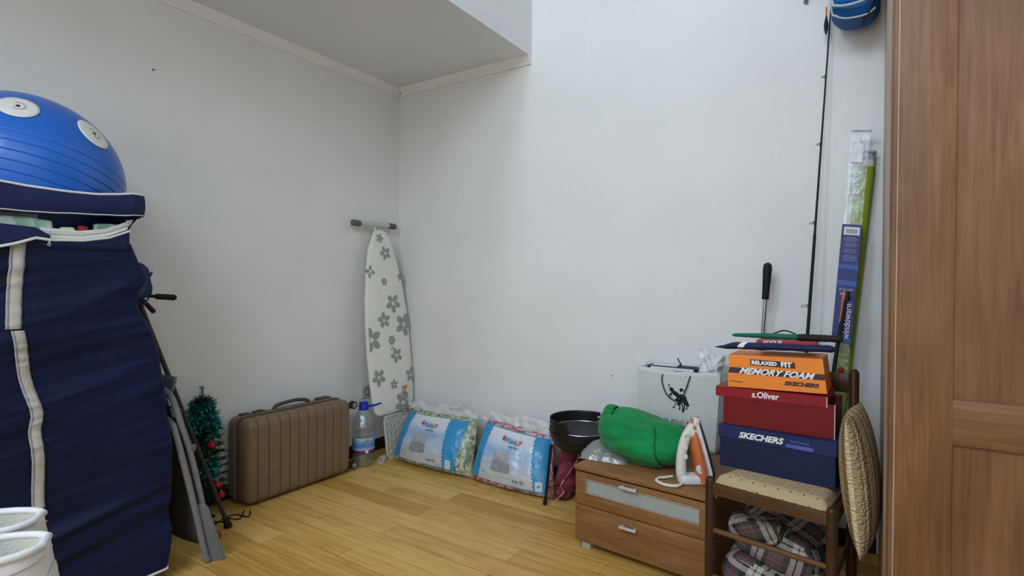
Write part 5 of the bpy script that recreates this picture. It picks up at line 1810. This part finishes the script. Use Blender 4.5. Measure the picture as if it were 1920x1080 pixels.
def seatpt(u, v, top):
    y = lerp(0.002, SD - 0.02, v)
    x0, x1 = lerp(0.014, TP + 0.014, v), lerp(SW - 0.012, SW - TP + 0.008, v)
    # front right corner is cut round
    p = Vector((lerp(x0, x1, u), y, 0.0))
    k = min(1.0, (min(u, 1 - u, v, 1 - v) / 0.09))
    p.z = 0.4435 + (0.030 * math.sqrt(max(0.0, 1 - (1 - k) ** 2)) if top else 0.0)
    return p


b.grid(lambda u, v: seatpt(u, v, True), 34, 34); b.grid(lambda u, v: seatpt(u, v, False), 34, 34)
bmesh.ops.remove_doubles(b.bm, verts=b.bm.verts[:], dist=0.0004)
b.build('seat', M['seat'], cr, angle=60)
for z, w in ((0.285, 0.0085), (0.13, 0.0085)):
    b = MB(); b.tube([(0, 0, z), (SW, 0, z)], w, 14); b.build('rung', M['rung_wood'], cr)
for x0, x1 in ((0.0, TP), (SW, SW - TP + 0.02)):
    for z in (0.24, 0.09):
        b = MB(); b.tube([(x0, 0, z), (x1, SD, z)], 0.0085, 12); b.build('rung', M['chair_wood'], cr)
b = MB(); b.box2((TP, SD - 0.009, 0.735), (SW - TP + 0.02, SD + 0.009, 0.800), 0.004); b.build('back_slat', M['chair_wood'], cr)
b = MB(); b.box2((TP, SD - 0.009, 0.56), (SW - TP + 0.02, SD + 0.009, 0.61), 0.004); b.build('back_slat', M['chair_wood'], cr)

# ------------------------------------------------------------------ shoe boxes on the chair
def carton(name, label, loc, rot, w, d, h, lid_h, m_body, m_lid, lid_shift=(0, 0, 0), lid_tilt=0.0, ovh=0.004):
    t = thing(name, label, 'box', loc, 0, 'shoe boxes stacked on the chair', rot=rot)
    b = MB()
    th = 0.002
    b.box2((0, 0, 0), (w, th, h)); b.box2((0, d - th, 0), (w, d, h)); b.box2((0, th, 0), (th, d - th, h)); b.box2((w - th, th, 0), (w, d - th, h)); b.box2((th, th, 0), (w - th, d - th, th))
    b.build('box_body', m_body, t, smooth=False)
    if lid_h:
        b = MB()
        lo = Vector((-ovh, -ovh, h + 0.001 - lid_h)) + Vector(lid_shift)
        hi = Vector((w + ovh, d + ovh, h + 0.003)) + Vector(lid_shift)
        b.box2((lo.x, lo.y, lo.z), (hi.x, lo.y + th, hi.z)); b.box2((lo.x, hi.y - th, lo.z), (hi.x, hi.y, hi.z)); b.box2((lo.x, lo.y + th, lo.z), (lo.x + th, hi.y - th, hi.z)); b.box2((hi.x - th, lo.y + th, lo.z), (hi.x, hi.y - th, hi.z)); b.box2((lo.x + th, lo.y + th, hi.z - th), (hi.x - th, hi.y - th, hi.z))
        l = b.build('lid', m_lid, t, smooth=False)
        if lid_tilt:
            l.rotation_euler = (0, lid_tilt, 0)
        return t, l, lo, hi
    return t


nb, nl, lo, hi = carton('shoe_box', 'dark navy shoe box with white lettering, lowest of the stack on the chair', (2.278, -0.716, 0.4745), (0, 0, R(-6.98)), 0.352, 0.215, 0.142, 0.043, M['navy_box'], M['navy_lid'])
lettering('SKECHERS', 0.0270, lambda x, y: Vector((0.133 + x, lo.y - 0.0006, 0.118 + y + 0.02 * x)), M['print_white'], nl, shear=0.28, bold=0.0011, sx=1.10)
lettering('Air-Cooled', 0.0120, lambda x, y: Vector((0.252 + x, lo.y - 0.0006, 0.1255 + y)), M['purple'], nl, bold=0.0003)
decal([[(x + 0.252, z + 0.1105) for x, z in ell(-0.033, 0, 0.006, 0.0062, 12) if x <= -0.033] + [(x + 0.252, z + 0.1105) for x, z in ell(0.033, 0, 0.006, 0.0062, 12) if x >= 0.0] if False else [(0.252 + (0.034 if math.cos(a) > 0 else -0.034) + 0.006 * math.cos(a), 0.110 + 0.006 * math.sin(a)) for a in [k * PI / 10 + 0.001 for k in range(20)]]], lambda x, y: Vector((x, lo.y - 0.0006, y)), 'print_pill', M['purple'], nl)

rb, rl, lo, hi = carton('shoe_box', 'dark red shoe box with its lid askew, middle of the stack on the chair', (2.288, -0.716, 0.6210), (0, 0, R(-3.0)), 0.336, 0.205, 0.108, 0.031, M['red_box'], M['red_lid'], (-0.022, -0.001, 0.016), R(-0.6), 0.002)
lettering('s.Oliver', 0.0285, lambda x, y: Vector((0.135 + x, lo.y - 0.0006, lo.z + 0.0165 + y)), M['print_white'], rl, shear=0.12, bold=0.0007, sx=0.92)
b = MB(); b.box2((0.334, -0.0006, 0.0), (0.3366, 0.003, 0.108)); b.build('worn_edge', M['card_raw'], rb, smooth=False)
b = MB(); b.box2((hi.x - 0.0026, lo.y - 0.0006, lo.z), (hi.x + 0.0003, lo.y + 0.002, hi.z)); b.build('worn_edge', M['card_raw'], rl, smooth=False)

ob = thing('shoe_box', 'orange shoe box with dark brown stripe, topmost of the stack on the chair', 'box', (2.3075, -0.712, 0.7500), 0, 'shoe boxes stacked on the chair', rot=(0, R(-1.6), R(-1.0)))
W_, D_, H_ = 0.287, 0.19, 0.108


def orange_pt(x, y, z):
    k = z / H_
    return Vector((x + (0.5 - x / W_) * -0.006 * (1 - k) * 2 - 0.006 * k, y + 0.020 * k * (1 - y / D_), z))


b = MB(); b.prism([(0, 0), (W_, 0), (W_, H_), (0, H_)], 0, D_, orange_pt); b.build('box_body', M['orange_box'], ob, smooth=False)
fo = lambda x0, z0, e=0.0012: (lambda a, c: orange_pt(x0 + a, 0, z0 + c) + Vector((0, -e, 0)))
decal([[(-0.0005, 0.0475), (W_ + 0.0005, 0.0415), (W_ + 0.0005, 0.0600), (0.004, 0.0660)]], fo(0, 0, 0.0010), 'print_stripe', M['brown_print'], ob)
lettering('MEMORY FOAM', 0.0265, lambda x, y: fo(0.143, 0.0535, 0.0018)(x, y - 0.022 * x), M['print_white'], ob, shear=0.5, bold=0.0008, sx=1.16)
decal([[(0.070, 0.0765), (0.206, 0.0725), (0.206, 0.0925), (0.070, 0.0955)]], fo(0, 0, 0.0010), 'print_panel', M['brown_print'], ob)
lettering('RELAXED', 0.0165, lambda x, y: fo(0.113, 0.0845, 0.0018)(x, y - 0.02 * x), M['print_white'], ob, bold=0.0008, sx=1.12)
lettering('FIT', 0.0215, lambda x, y: fo(0.180, 0.0830, 0.0018)(x, y - 0.02 * x), M['print_white'], ob, bold=0.0010, sx=1.15)
lettering('SKECHERS', 0.0165, lambda x, y: fo(0.218, 0.0235, 0.0014)(x, y - 0.01 * x), M['brown_print'], ob, shear=0.3, bold=0.0010, sx=1.25)
decal(stroke([(0.006, 0.0195), (0.046, 0.0180)], 0.0022), fo(0, 0, 0.0012), 'small_print', M['brown_print'], ob)
b = MB(); b.box2((-0.0085, 0.03, 0.0), (-0.0062, D_, H_ * 0.98)); b.build('dark_side_panel', M['brown_print'], ob, smooth=False)

# things lying on the boxes
t = thing('folding_umbrella', 'navy folded umbrella with white print lying on the orange box', 'umbrella', (2.305, -0.674, 0.8750), 0, rot=(0, R(-2.2), R(-4)))
b = MB(); b.grid(lambda u, v: (lambda x, r, a: Vector((x, r * 1.9 * math.cos(a), 0.0015 + r * 1.0 + r * 1.0 * math.sin(a) + 0.002 * nz(x * 30, a))))(lerp(-0.020, 0.310, u), curve_at([(0.0, 0.0075), (0.10, 0.012), (0.5, 0.0125), (0.97, 0.0115), (1.0, 0.010)], u), 2 * PI * v), 50, 20, cv=True)
cov = b.build('sleeve', M['navy_flat'], t, angle=70)
b = MB(); b.prism([(-0.058, 0.006), (-0.040, 0.004), (-0.015, 0.001), (-0.010, 0.016), (-0.030, 0.013), (-0.050, 0.009)], -0.008, 0.008); b.build('strap_end', M['navy_flat'], t, angle=30)
b = MB(); b.grid(lambda u, v: (lambda x, a: Vector((x + 0.006 * math.sin(v * 5), 0.0245 * math.cos(a), 0.0145 + 0.0140 * math.sin(a))))(lerp(0.032, 0.052, u), lerp(R(75), R(200), v)), 6, 16); b.build('white_print', M['print_white'], cov)
b = MB(); b.tube([(0.309, 0.0, 0.012), (0.316, 0.0, 0.012)], 0.008, 14); b.build('tip', M['rubber'], t)
t = thing('magazine', 'red magazine lying between the umbrella and the orange shoe box', 'magazine', (2.400, -0.628, 0.8775), 0, rot=(0, R(-1.9), R(-2)))
b = MB(); b.box2((-0.02, 0.0, 0.0), (0.16, 0.115, 0.030)); b.build('pages', M['tag_white'], t, smooth=False)
b = MB(); b.box2((-0.021, -0.0012, -0.0005), (0.161, 0.0, 0.0305)); b.box2((-0.021, 0.0, 0.030), (0.161, 0.115, 0.0315)); b.build('cover', M['red_mag'], t, smooth=False)
lettering('VOGUE', 0.015, on_front(0.030, 0.0255, -0.0018), M['print_white'], t, bold=0.0005, sx=1.2)
decal(stroke([(0.015, 0.0312), (0.13, 0.0312)], 0.002), lambda x, y: Vector((x, 0.01, 0.0318)), 'cover_line', M['orange_tip'], t)
t = thing('long_umbrella', 'green rolled umbrella with black handle lying along the top of the boxes', 'umbrella', (2.300, -0.598, 0.9105), 0, rot=(0, R(-0.9), R(-4)))
b = MB(); b.tube([(-0.010, 0, 0.008), (0.0, 0, 0.009), (0.10, 0, 0.0105), (0.20, 0, 0.0105), (0.213, 0, 0.0095)], [0.002, 0.006, 0.0095, 0.0095, 0.008], 16); b.build('rolled_canopy', M['umb_green'], t)
b = MB(); b.tube([(0.205, 0, 0.0105), (0.212, 0, 0.0105), (0.30, 0, 0.0108), (0.330, 0, 0.0110), (0.338, 0, 0.011)], [0.0105, 0.0115, 0.0112, 0.0118, 0.008], 16)
for k in range(6):
    b.tube([(0.225 + 0.012 * k, 0, 0.0108), (0.229 + 0.012 * k, 0, 0.0108)], 0.0125, 16)
b.build('handle', M['rubber'], t)
b = MB(); b.tube(smooth_path([(0.115, 0.012, 0.012), (0.135, 0.020, 0.022), (0.160, 0.022, 0.030), (0.190, 0.018, 0.022), (0.205, 0.010, 0.012)], 8), 0.0026, 8); b.build('wrist_loop', M['rubber'], t)

# ------------------------------------------------------------------ poles and rods in the corner niche
t = thing('metal_pole', 'silver pole with a thick black grip standing behind the shoe boxes', 'pole', (2.262, -0.055, 0.0))
e = Vector((2.333, -0.095, 1.200)) - Vector((2.262, -0.055, 0.0))
b = MB(); b.tube([(0, 0, 0.0), e * 0.89], 0.0090, 16); b.build('shaft', M['steel'], t)
b = MB(); b.tube([e * 0.866, e * 0.868, e * 0.90, e * 0.95, e * 0.975, e * 0.992, e * 1.0], [0.0135, 0.0145, 0.0150, 0.0172, 0.0185, 0.0165, 0.006], 18); b.build('grip', M['rubber'], t)
b = MB(); b.tube([(0, 0, 0.0), e * 0.012, e * 0.02], [0.020, 0.018, 0.012], 16); b.build('rubber_tip', M['rubber'], t)

t = thing('fishing_rod', 'tall thin black fishing rod leaning upright against the back wall', 'fishing rod', (2.452, -0.200, 0.0))
q = Vector((2.572, -0.012, 2.62)) - Vector((2.452, -0.200, 0.0))
b = MB(); b.tube([q * 0.0, q * 0.25, q * 0.5, q * 0.505, q * 1.0], [0.0085, 0.0072, 0.0058, 0.0046, 0.0020], 12); b.build('blank', M['rubber'], t)
b = MB(); b.tube([q * 0.0, q * 0.10], 0.013, 14); b.build('butt_grip', M['black_metal'], t)
for s, rg in ((0.388, 0.0135), (0.520, 0.009), (0.646, 0.0068), (0.755, 0.0056), (0.835, 0.0050), (0.92, 0.004)):
    p = q * s
    c = p + Vector((-0.80, -0.50, 0.0)).normalized() * (rg + 0.006)
    b = MB()
    x, y = Vector((-0.80, -0.50, 0.0)).normalized(), Vector((-0.2, 0.3, 0.9)).normalized().cross(Vector((-0.8, -0.5, 0))).normalized()
    b.tube([c + x * rg * math.cos(k * PI / 10) + y * rg * math.sin(k * PI / 10) for k in range(20)], 0.0011, 6, closed=True)
    b.tube([p + q * 0.006, c + x * (rg * -0.5), p - q * 0.006], 0.0011, 6)
    b.build('line_guide', M['rubber'], t)
b = MB(); b.tube([q * 0.858 + Vector((-0.014, -0.01, 0)), q * 0.80 + Vector((-0.002, -0.006, 0))], 0.0006, 5); b.build('line', M['ink_grey'], t)
t = thing('fishing_float', 'small dark float with coral top tied to the top of the tall fishing rod', 'fishing float', (2.541, -0.060, 2.195))
b = MB(); b.lathe([(0.0006, -0.040), (0.004, -0.034), (0.0085, -0.012), (0.0085, 0.006), (0.004, 0.030), (0.002, 0.042)], 16); b.build('float_body', M['ink'], t)
b = MB(); b.tube([(0, 0, 0.040), (0, 0, 0.075)], [0.0028, 0.0035], 10); b.build('float_top', M['orange_tip'], t)

t = thing('short_rod', 'short black rod with an orange tip leaning beside the blue blind box', 'rod', (2.553, -0.330, 0.0))
q = Vector((2.632, -0.250, 1.068)) - Vector((2.553, -0.330, 0.0))
b = MB(); b.tube([q * 0.0 + Vector((-0.045, 0, 0)), q * 0.80 + Vector((-0.012, 0, 0)), q * 0.985], [0.008, 0.0075, 0.0065], 12); b.build('blank', M['rubber'], t)
b = MB(); b.tube([q * 0.975 + Vector((0.002, 0, 0)), q * 0.985 + Vector((0.004, 0, 0)), q * 1.012 + Vector((0.006, 0, 0))], [0.009, 0.0105, 0.008], 12); b.build('cap', M['rubber'], t)
b = MB(); b.tube([q * 0.90 + Vector((-0.012, -0.008, 0)), q * 0.975 + Vector((-0.008, -0.008, 0)), q * 1.004 + Vector((-0.006, -0.006, 0)), q * 1.012 + Vector((-0.006, -0.006, 0))], [0.002, 0.003, 0.0062, 0.003], 12); b.build('orange_tip', M['orange_tip'], t)

# ------------------------------------------------------------------ packed blind (clear box with navy sleeve)
BO = Vector((2.522, -0.215, 0.0))
bl = thing('packed_blind', 'long clear blind box with navy printed sleeve leaning against the back wall', 'blind', BO)


def bpt(x, y, z):
    """x across the front (0..0.063), y depth, z up along the leaning box"""
    k = z / 1.742
    return Vector((lerp(0.0, 0.118, k) + x, lerp(0.0, 0.105, k) + y, z - 0.12 * x))


b = MB(); b.keep = True
b.prism([(0, 0.012), (0.064, 0.012), (0.064, 1.742), (0, 1.742)], -0.0, 0.036, lambda x, y, z: bpt(x, y, z)); b.build('clear_box', M['film'], bl, smooth=False)
b = MB(); b.prism([(-0.002, 0.880), (0.0655, 0.880), (0.0655, 1.350), (-0.002, 1.350)], -0.0015, 0.0375, lambda x, y, z: bpt(x, y, z)); sl = b.build('printed_sleeve', M['navy_label'], bl, smooth=False)
bf = lambda x0, z0, e=0.0028: (lambda a, c: bpt(x0 + a, -e, z0 + c))
for s0, s1 in ((0.882, 0.899), (1.106, 1.126), (1.172, 1.190)):
    decal([[(-0.002, s0), (0.0655, s0), (0.0655, s1), (-0.002, s1)]], bf(0, 0), 'sleeve_stripe', M['blue_label'], sl)
decal([[(0.006, 1.308), (0.060, 1.308), (0.060, 1.340), (0.006, 1.340)]], bf(0, 0), 'barcode_label', M['tag_white'], sl)
rb_ = random.Random(2)
decal([[(0.014 + 0.0022 * k, 1.314), (0.014 + 0.0022 * k + 0.0005 + 0.0009 * rb_.random(), 1.314), (0.014 + 0.0022 * k + 0.0012, 1.331), (0.014 + 0.0022 * k, 1.331)] for k in range(17)], bf(0, 0, 0.0036), 'barcode', M['ink_grey'], sl)
decal([s for g in (1.296, 1.275, 1.250, 1.225) for k in range(3 if g > 1.23 else 4) for s in stroke([(0.014 - 0.006 * (k % 2), g - 0.0062 * k), (0.052 + 0.006 * (k % 2), g - 0.0062 * k)], 0.0019)], bf(0, 0), 'small_print', M['print_lilac'], sl)
lettering('ROLLER', 0.0135, bf(0.032, 1.090), M['print_lilac'], sl, bold=0.0004)
lettering('BLIND', 0.0135, bf(0.032, 1.072), M['print_lilac'], sl, bold=0.0004)
decal([s for z in (1.042, 1.028) for s in stroke([(0.018, z), (0.056, z)], 0.0022)], bf(0, 0), 'small_print', M['print_lilac'], sl)
lettering('windoware', 0.0315, bf(0.046, 0.966), M['print_white'], sl, rot=PI / 2, bold=0.0003)
b = MB(); b.prism([(0.002, 0.02), (0.012, 0.02), (0.012, 1.64), (0.002, 1.64)], 0.006, 0.030, lambda x, y, z: bpt(x, y, z)); b.build('white_slats', M['film_top'], bl, smooth=False)
b = MB(); b.prism([(0.004, 1.600), (0.046, 1.600), (0.046, 1.675), (0.004, 1.675)], 0.002, 0.034, lambda x, y, z: bpt(x, y, z)); b.build('inner_card', M['tag_white'], bl, smooth=False)
b = MB(); b.prism([(-0.001, 1.728), (0.065, 1.728), (0.065, 1.743), (-0.001, 1.743)], -0.001, 0.037, lambda x, y, z: bpt(x, y, z)); b.build('white_end_cap', M['tag_white'], bl, smooth=False)
b = MB(); b.sphere(bpt(0.040, -0.006, 0.772), 0.0125, 14, 10); b.build('red_end_knob', M['red_cloth'], bl)

# ------------------------------------------------------------------ lime roller blind with its bead chain
ro = thing('roller_blind', 'rolled lime green blind with white bead chain leaning beside the wardrobe', 'blind', (2.548, -0.062, 0.0))
q = Vector((2.690, -0.036, 1.610)) - Vector((2.548, -0.062, 0.0))
b = MB(); b.tube([q * 0.004, q * 0.5, q * 0.985], [0.0310, 0.0325, 0.0330], 26); b.build('rolled_fabric', M['lime'], ro)
b = MB(); b.tube([q * 0.984, q * 1.002], 0.029, 20); b.build('tube_end', M['tag_white'], ro)
b = MB(); b.tube([q * 1.002, q * 1.008, q * 1.010, q * 1.018, q * 1.020, q * 1.026], [0.030, 0.033, 0.024, 0.024, 0.033, 0.030], 22); b.build('bracket_wheel', M['grey_trim'], ro)
rc = random.Random(9)
b = MB()
for k in range(150):
    a = rc.random()
    c = q * lerp(0.915, 0.985, rc.random()) + Vector((-0.030 + 0.034 * (a - 0.5), -0.034 - 0.008 * rc.random(), 0.0))
    b.sphere(c, 0.0028, 6, 4)
b.build('bead_chain', M['tag_white'], ro)

# ------------------------------------------------------------------ backpack on the coat hooks
hk = thing('coat_rack', 'dark metal coat hook rail high on the back wall', 'coat rack', (2.50, 0.0, 2.42))
b = MB(); b.box((0.08, -0.006, 0), (0.36, 0.010, 0.030), None, 0.003); b.build('rail', M['hook_metal'], hk)
for x in (-0.045, 0.05, 0.165):
    b = MB(); b.tube(smooth_path([(x, -0.010, 0.004), (x, -0.045, -0.004), (x, -0.055, -0.030), (x, -0.048, -0.052), (x, -0.062, -0.060), (x, -0.078, -0.036)], 6), 0.0045, 10); b.build('hook', M['hook_metal'], hk)
b = MB(); b.box((-0.040, -0.012, -0.083), (0.016, 0.004, 0.016), Matrix.Rotation(0.3, 3, 'Y'), 0.001); b.build('tag', M['hook_metal'], hk)
bp_ = thing('backpack', 'bright blue backpack with grey piping hanging high beside the wardrobe', 'backpack', (2.653, -0.145, 2.135))


def pack(p, n):
    w = 1.0 + 0.05 * math.sin(p.z * 6)
    return Vector((p.x * w, p.y + 0.02 * (p.z - 0.2) * -0.3, p.z + 0.030 * (p.x / 0.085) ** 2 * (1 if p.z < 0.08 else 0) * (1 - p.z / 0.08 if p.z < 0.08 else 0)))


b = MB(); b.rbox((-0.088, -0.095, 0.0), (0.075, 0.085, 0.40), 0.045, (20, 16, 30), pack); b.build('pack_body', M['blue_pack2'], bp_, angle=80)
b = MB(); b.rbox((-0.076, -0.125, 0.045), (0.062, -0.06, 0.27), 0.030, (16, 10, 20), pack); b.build('front_pocket', M['blue_pack'], bp_, angle=80)
b = MB()
b.tube(smooth_path([(-0.083, -0.092, 0.40), (-0.085, -0.098, 0.20), (-0.080, -0.100, 0.070), (-0.062, -0.112, 0.044), (-0.02, -0.121, 0.034), (0.03, -0.120, 0.040), (0.060, -0.108, 0.058), (0.072, -0.094, 0.10), (0.074, -0.09, 0.40)], 8), 0.0048, 8)
b.tube(smooth_path([(-0.086, -0.060, 0.30), (-0.084, -0.072, 0.06), (-0.068, -0.078, 0.020), (-0.03, -0.072, 0.004), (0.03, -0.070, 0.004), (0.06, -0.070, 0.022)], 8), 0.0036, 8)
b.build('piping', M['grey_trim'], bp_)
b = MB(); b.grid(lambda u, v: Vector((0.078 - 0.055 * u - 0.004 * v, -0.098 + 0.045 * u - 0.004 * v, 0.092 - 0.098 * u + 0.012 * math.sin(v * PI) - 0.026 * v)), 10, 4); b.build('strap_flap', M['ink'], bp_, solid=0.004)
b = MB(); b.tube([(0.064 + 0.014 * math.cos(k * PI / 8), -0.112, 0.088 + 0.016 * math.sin(k * PI / 8)) for k in range(16)], 0.0036, 8, closed=True); b.build('strap_ring', M['grey_trim'], bp_)
b = MB(); b.tube(smooth_path([(-0.02, 0.060, 0.395), (-0.010, 0.085, 0.430), (0.012, 0.088, 0.430), (0.03, 0.060, 0.395)], 6), 0.006, 8); b.build('hang_loop', M['ink'], bp_)
for s in (-0.05, 0.045):
    b = MB(); b.tube(smooth_path([(s, 0.080, 0.37), (s, 0.105, 0.25), (s, 0.105, 0.12), (s, 0.082, 0.04)], 8), 0.009, 8); b.build('shoulder_strap', M['blue_pack2'], bp_)

# ------------------------------------------------------------------ striped knit cushion wedged between chair and wardrobe
cs = thing('knit_cushion', 'beige and brown striped knit cushion wedged between chair and wardrobe', 'cushion', (2.6925, -0.738, 0.531), 0, rot=(R(-3), R(-6.0), R(-4)))


def cushion(sg):
    def fn(u, v):
        y, z = (u - 0.5) * 2, (v - 0.5) * 2
        k = max(0.0, 1 - abs(y) ** 2.6) ** 0.55 * max(0.0, 1 - abs(z) ** 2.2) ** 0.50
        pin = 1 - 0.10 * (1 - abs(y)) * 0 + 0.03 * (abs(z) ** 3) * (1 - abs(y))
        pin2 = 1 - 0.05 * (abs(y) ** 3) * (1 - abs(z))
        return Vector((sg * 0.048 * k, y * 0.190 * pin2, z * 0.194 * pin))
    return fn


b = MB()
b.grid(cushion(1), 60, 60, uvs=lambda u, v: (u * 6, v)); b.grid(cushion(-1), 60, 60, uvs=lambda u, v: (u * 6 + 0.4, v))
bmesh.ops.remove_doubles(b.bm, verts=b.bm.verts[:], dist=0.0006)
b.build('cushion_cover', M['knit'], cs, angle=80)

# ------------------------------------------------------------------ plaid blanket under the chair
pl = thing('plaid_blanket', 'folded black and white plaid blanket with red lines under the wooden chair', 'blanket', (2.470, -0.625, 0.0), R(-8))


def plaid_lump(lo, hi, r, seed, shear, uvr):
    lo, hi = Vector(lo), Vector(hi)
    b = MB()

    def post(p, n):
        k = 1 - 2 * abs(nz(p.x * 6 + seed, p.y * 6, p.z * 9))
        q = p + n * 0.016 * k
        q.z += shear * (p.x - lo.x) + 0.0
        q.z = max(q.z, 0.001)
        return q
    b.rbox(lo, hi, r, (26, 22, 18), post)
    uv = b.bm.loops.layers.uv.new('UVMap')
    for f in b.bm.faces:
        f.normal_update()
        nn = f.normal
        for l in f.loops:
            c = l.vert.co
            w = 0.012 * nz(c.x * 9, c.z * 9, seed)
            a, d = (c.x + w, c.z) if abs(nn.y) >= max(abs(nn.z) * 0.8, abs(nn.x)) else ((c.x + w, c.y) if abs(nn.z) >= abs(nn.x) else (c.y, c.z))
            a, d = a * math.cos(uvr) - d * math.sin(uvr), a * math.sin(uvr) + d * math.cos(uvr)
            l[uv].uv = (a / 0.115, d / 0.115)
    return b


plaid_lump((-0.150, -0.155, 0.0), (0.130, 0.140, 0.185), 0.045, 1.0, -0.20, 0.30).build('lower_fold', M['plaid'], pl, angle=80)
plaid_lump((-0.140, -0.100, 0.178), (0.115, 0.140, 0.312), 0.045, 5.0, -0.26, 0.20).build('upper_fold', M['plaid'], pl, angle=80)
b = plaid_lump((-0.146, -0.112, 0.238), (0.01, -0.03, 0.290), 0.018, 9.0, 0.12, 1.0)
b.build('turned_corner', M['plaid'], pl, angle=80)

# ------------------------------------------------------------------ walnut wardrobe on the right
WX, WY = 2.7475, -1.215
wr = thing('wardrobe', 'tall walnut wardrobe with framed panel doors at the right', 'wardrobe', (WX, WY, 0.0))
WH, WD, WW = 2.66, 1.19, 0.93
b = MB(); b.box2((0.0, 0.030, 0.0), (0.020, WD, WH), 0.0015); b.build('side_panel', M['edge'], wr)
b = MB(); b.box2((WW - 0.020, 0.030, 0.0), (WW, WD, WH), 0.0015); b.build('side_panel', M['walnut'], wr)
b = MB(); b.box2((0.020, 0.030, WH - 0.022), (WW - 0.020, WD, WH)); b.build('top_panel', M['walnut_h'], wr, smooth=False)
b = MB(); b.box2((0.020, WD - 0.008, 0.0), (WW - 0.020, WD, WH - 0.022)); b.box2((0.020, 0.06, 0.0), (WW - 0.020, 0.075, 0.06)); b.build('back_panel', M['walnut'], wr, smooth=False)
b = MB(); b.box2((0.0, 0.026, 0.0), (0.0105, 0.0305, WH), 0.001); b.build('edge_band', M['walnut'], wr)
# two doors, each: stiles, rails, panels
DW = 0.458
for i in range(2):
    x0 = 0.004 + i * (DW + 0.006)
    d = thing('door', None, None, (x0, 0, 0))
    d.parent = wr
    ST = 0.112
    for nm, xa in (('stile', 0.0), ('stile', DW - ST)):
        b = MB(); b.box2((xa, 0.0, 0.055), (xa + ST, 0.024, WH - 0.02), 0.0025); b.build(nm, M['walnut'], d)
    if i == 0:
        b = MB(); b.box2((0.0085, -0.0012, 0.055), (0.0105, 0.001, WH - 0.02)); b.build('edge_highlight', M['edge'], d, smooth=False)  # pale strip drawn as the highlight along the stile edge
    for z0, z1 in ((0.055, 0.165), (0.762, 0.859), (WH - 0.13, WH - 0.02)):
        b = MB(); b.box2((ST - 0.001, 0.001, z0), (DW - ST + 0.001, 0.023, z1), 0.002); b.build('rail', M['walnut_h'], d)
    for z0, z1 in ((0.16, 0.767), (0.854, WH - 0.125)):
        b = MB(); b.box2((ST - 0.008, 0.009, z0), (DW - ST + 0.008, 0.019, z1)); b.build('panel', M['walnut'], d, smooth=False)
    b = MB(); hx = DW - 0.05 if i == 0 else 0.05
    b.tube(smooth_path([(hx, 0.0, 1.00), (hx, -0.028, 1.01), (hx, -0.028, 1.12), (hx, 0.0, 1.13)], 6), 0.005, 10); b.build('handle', M['chrome'], d)

bpy.context.view_layer.update()
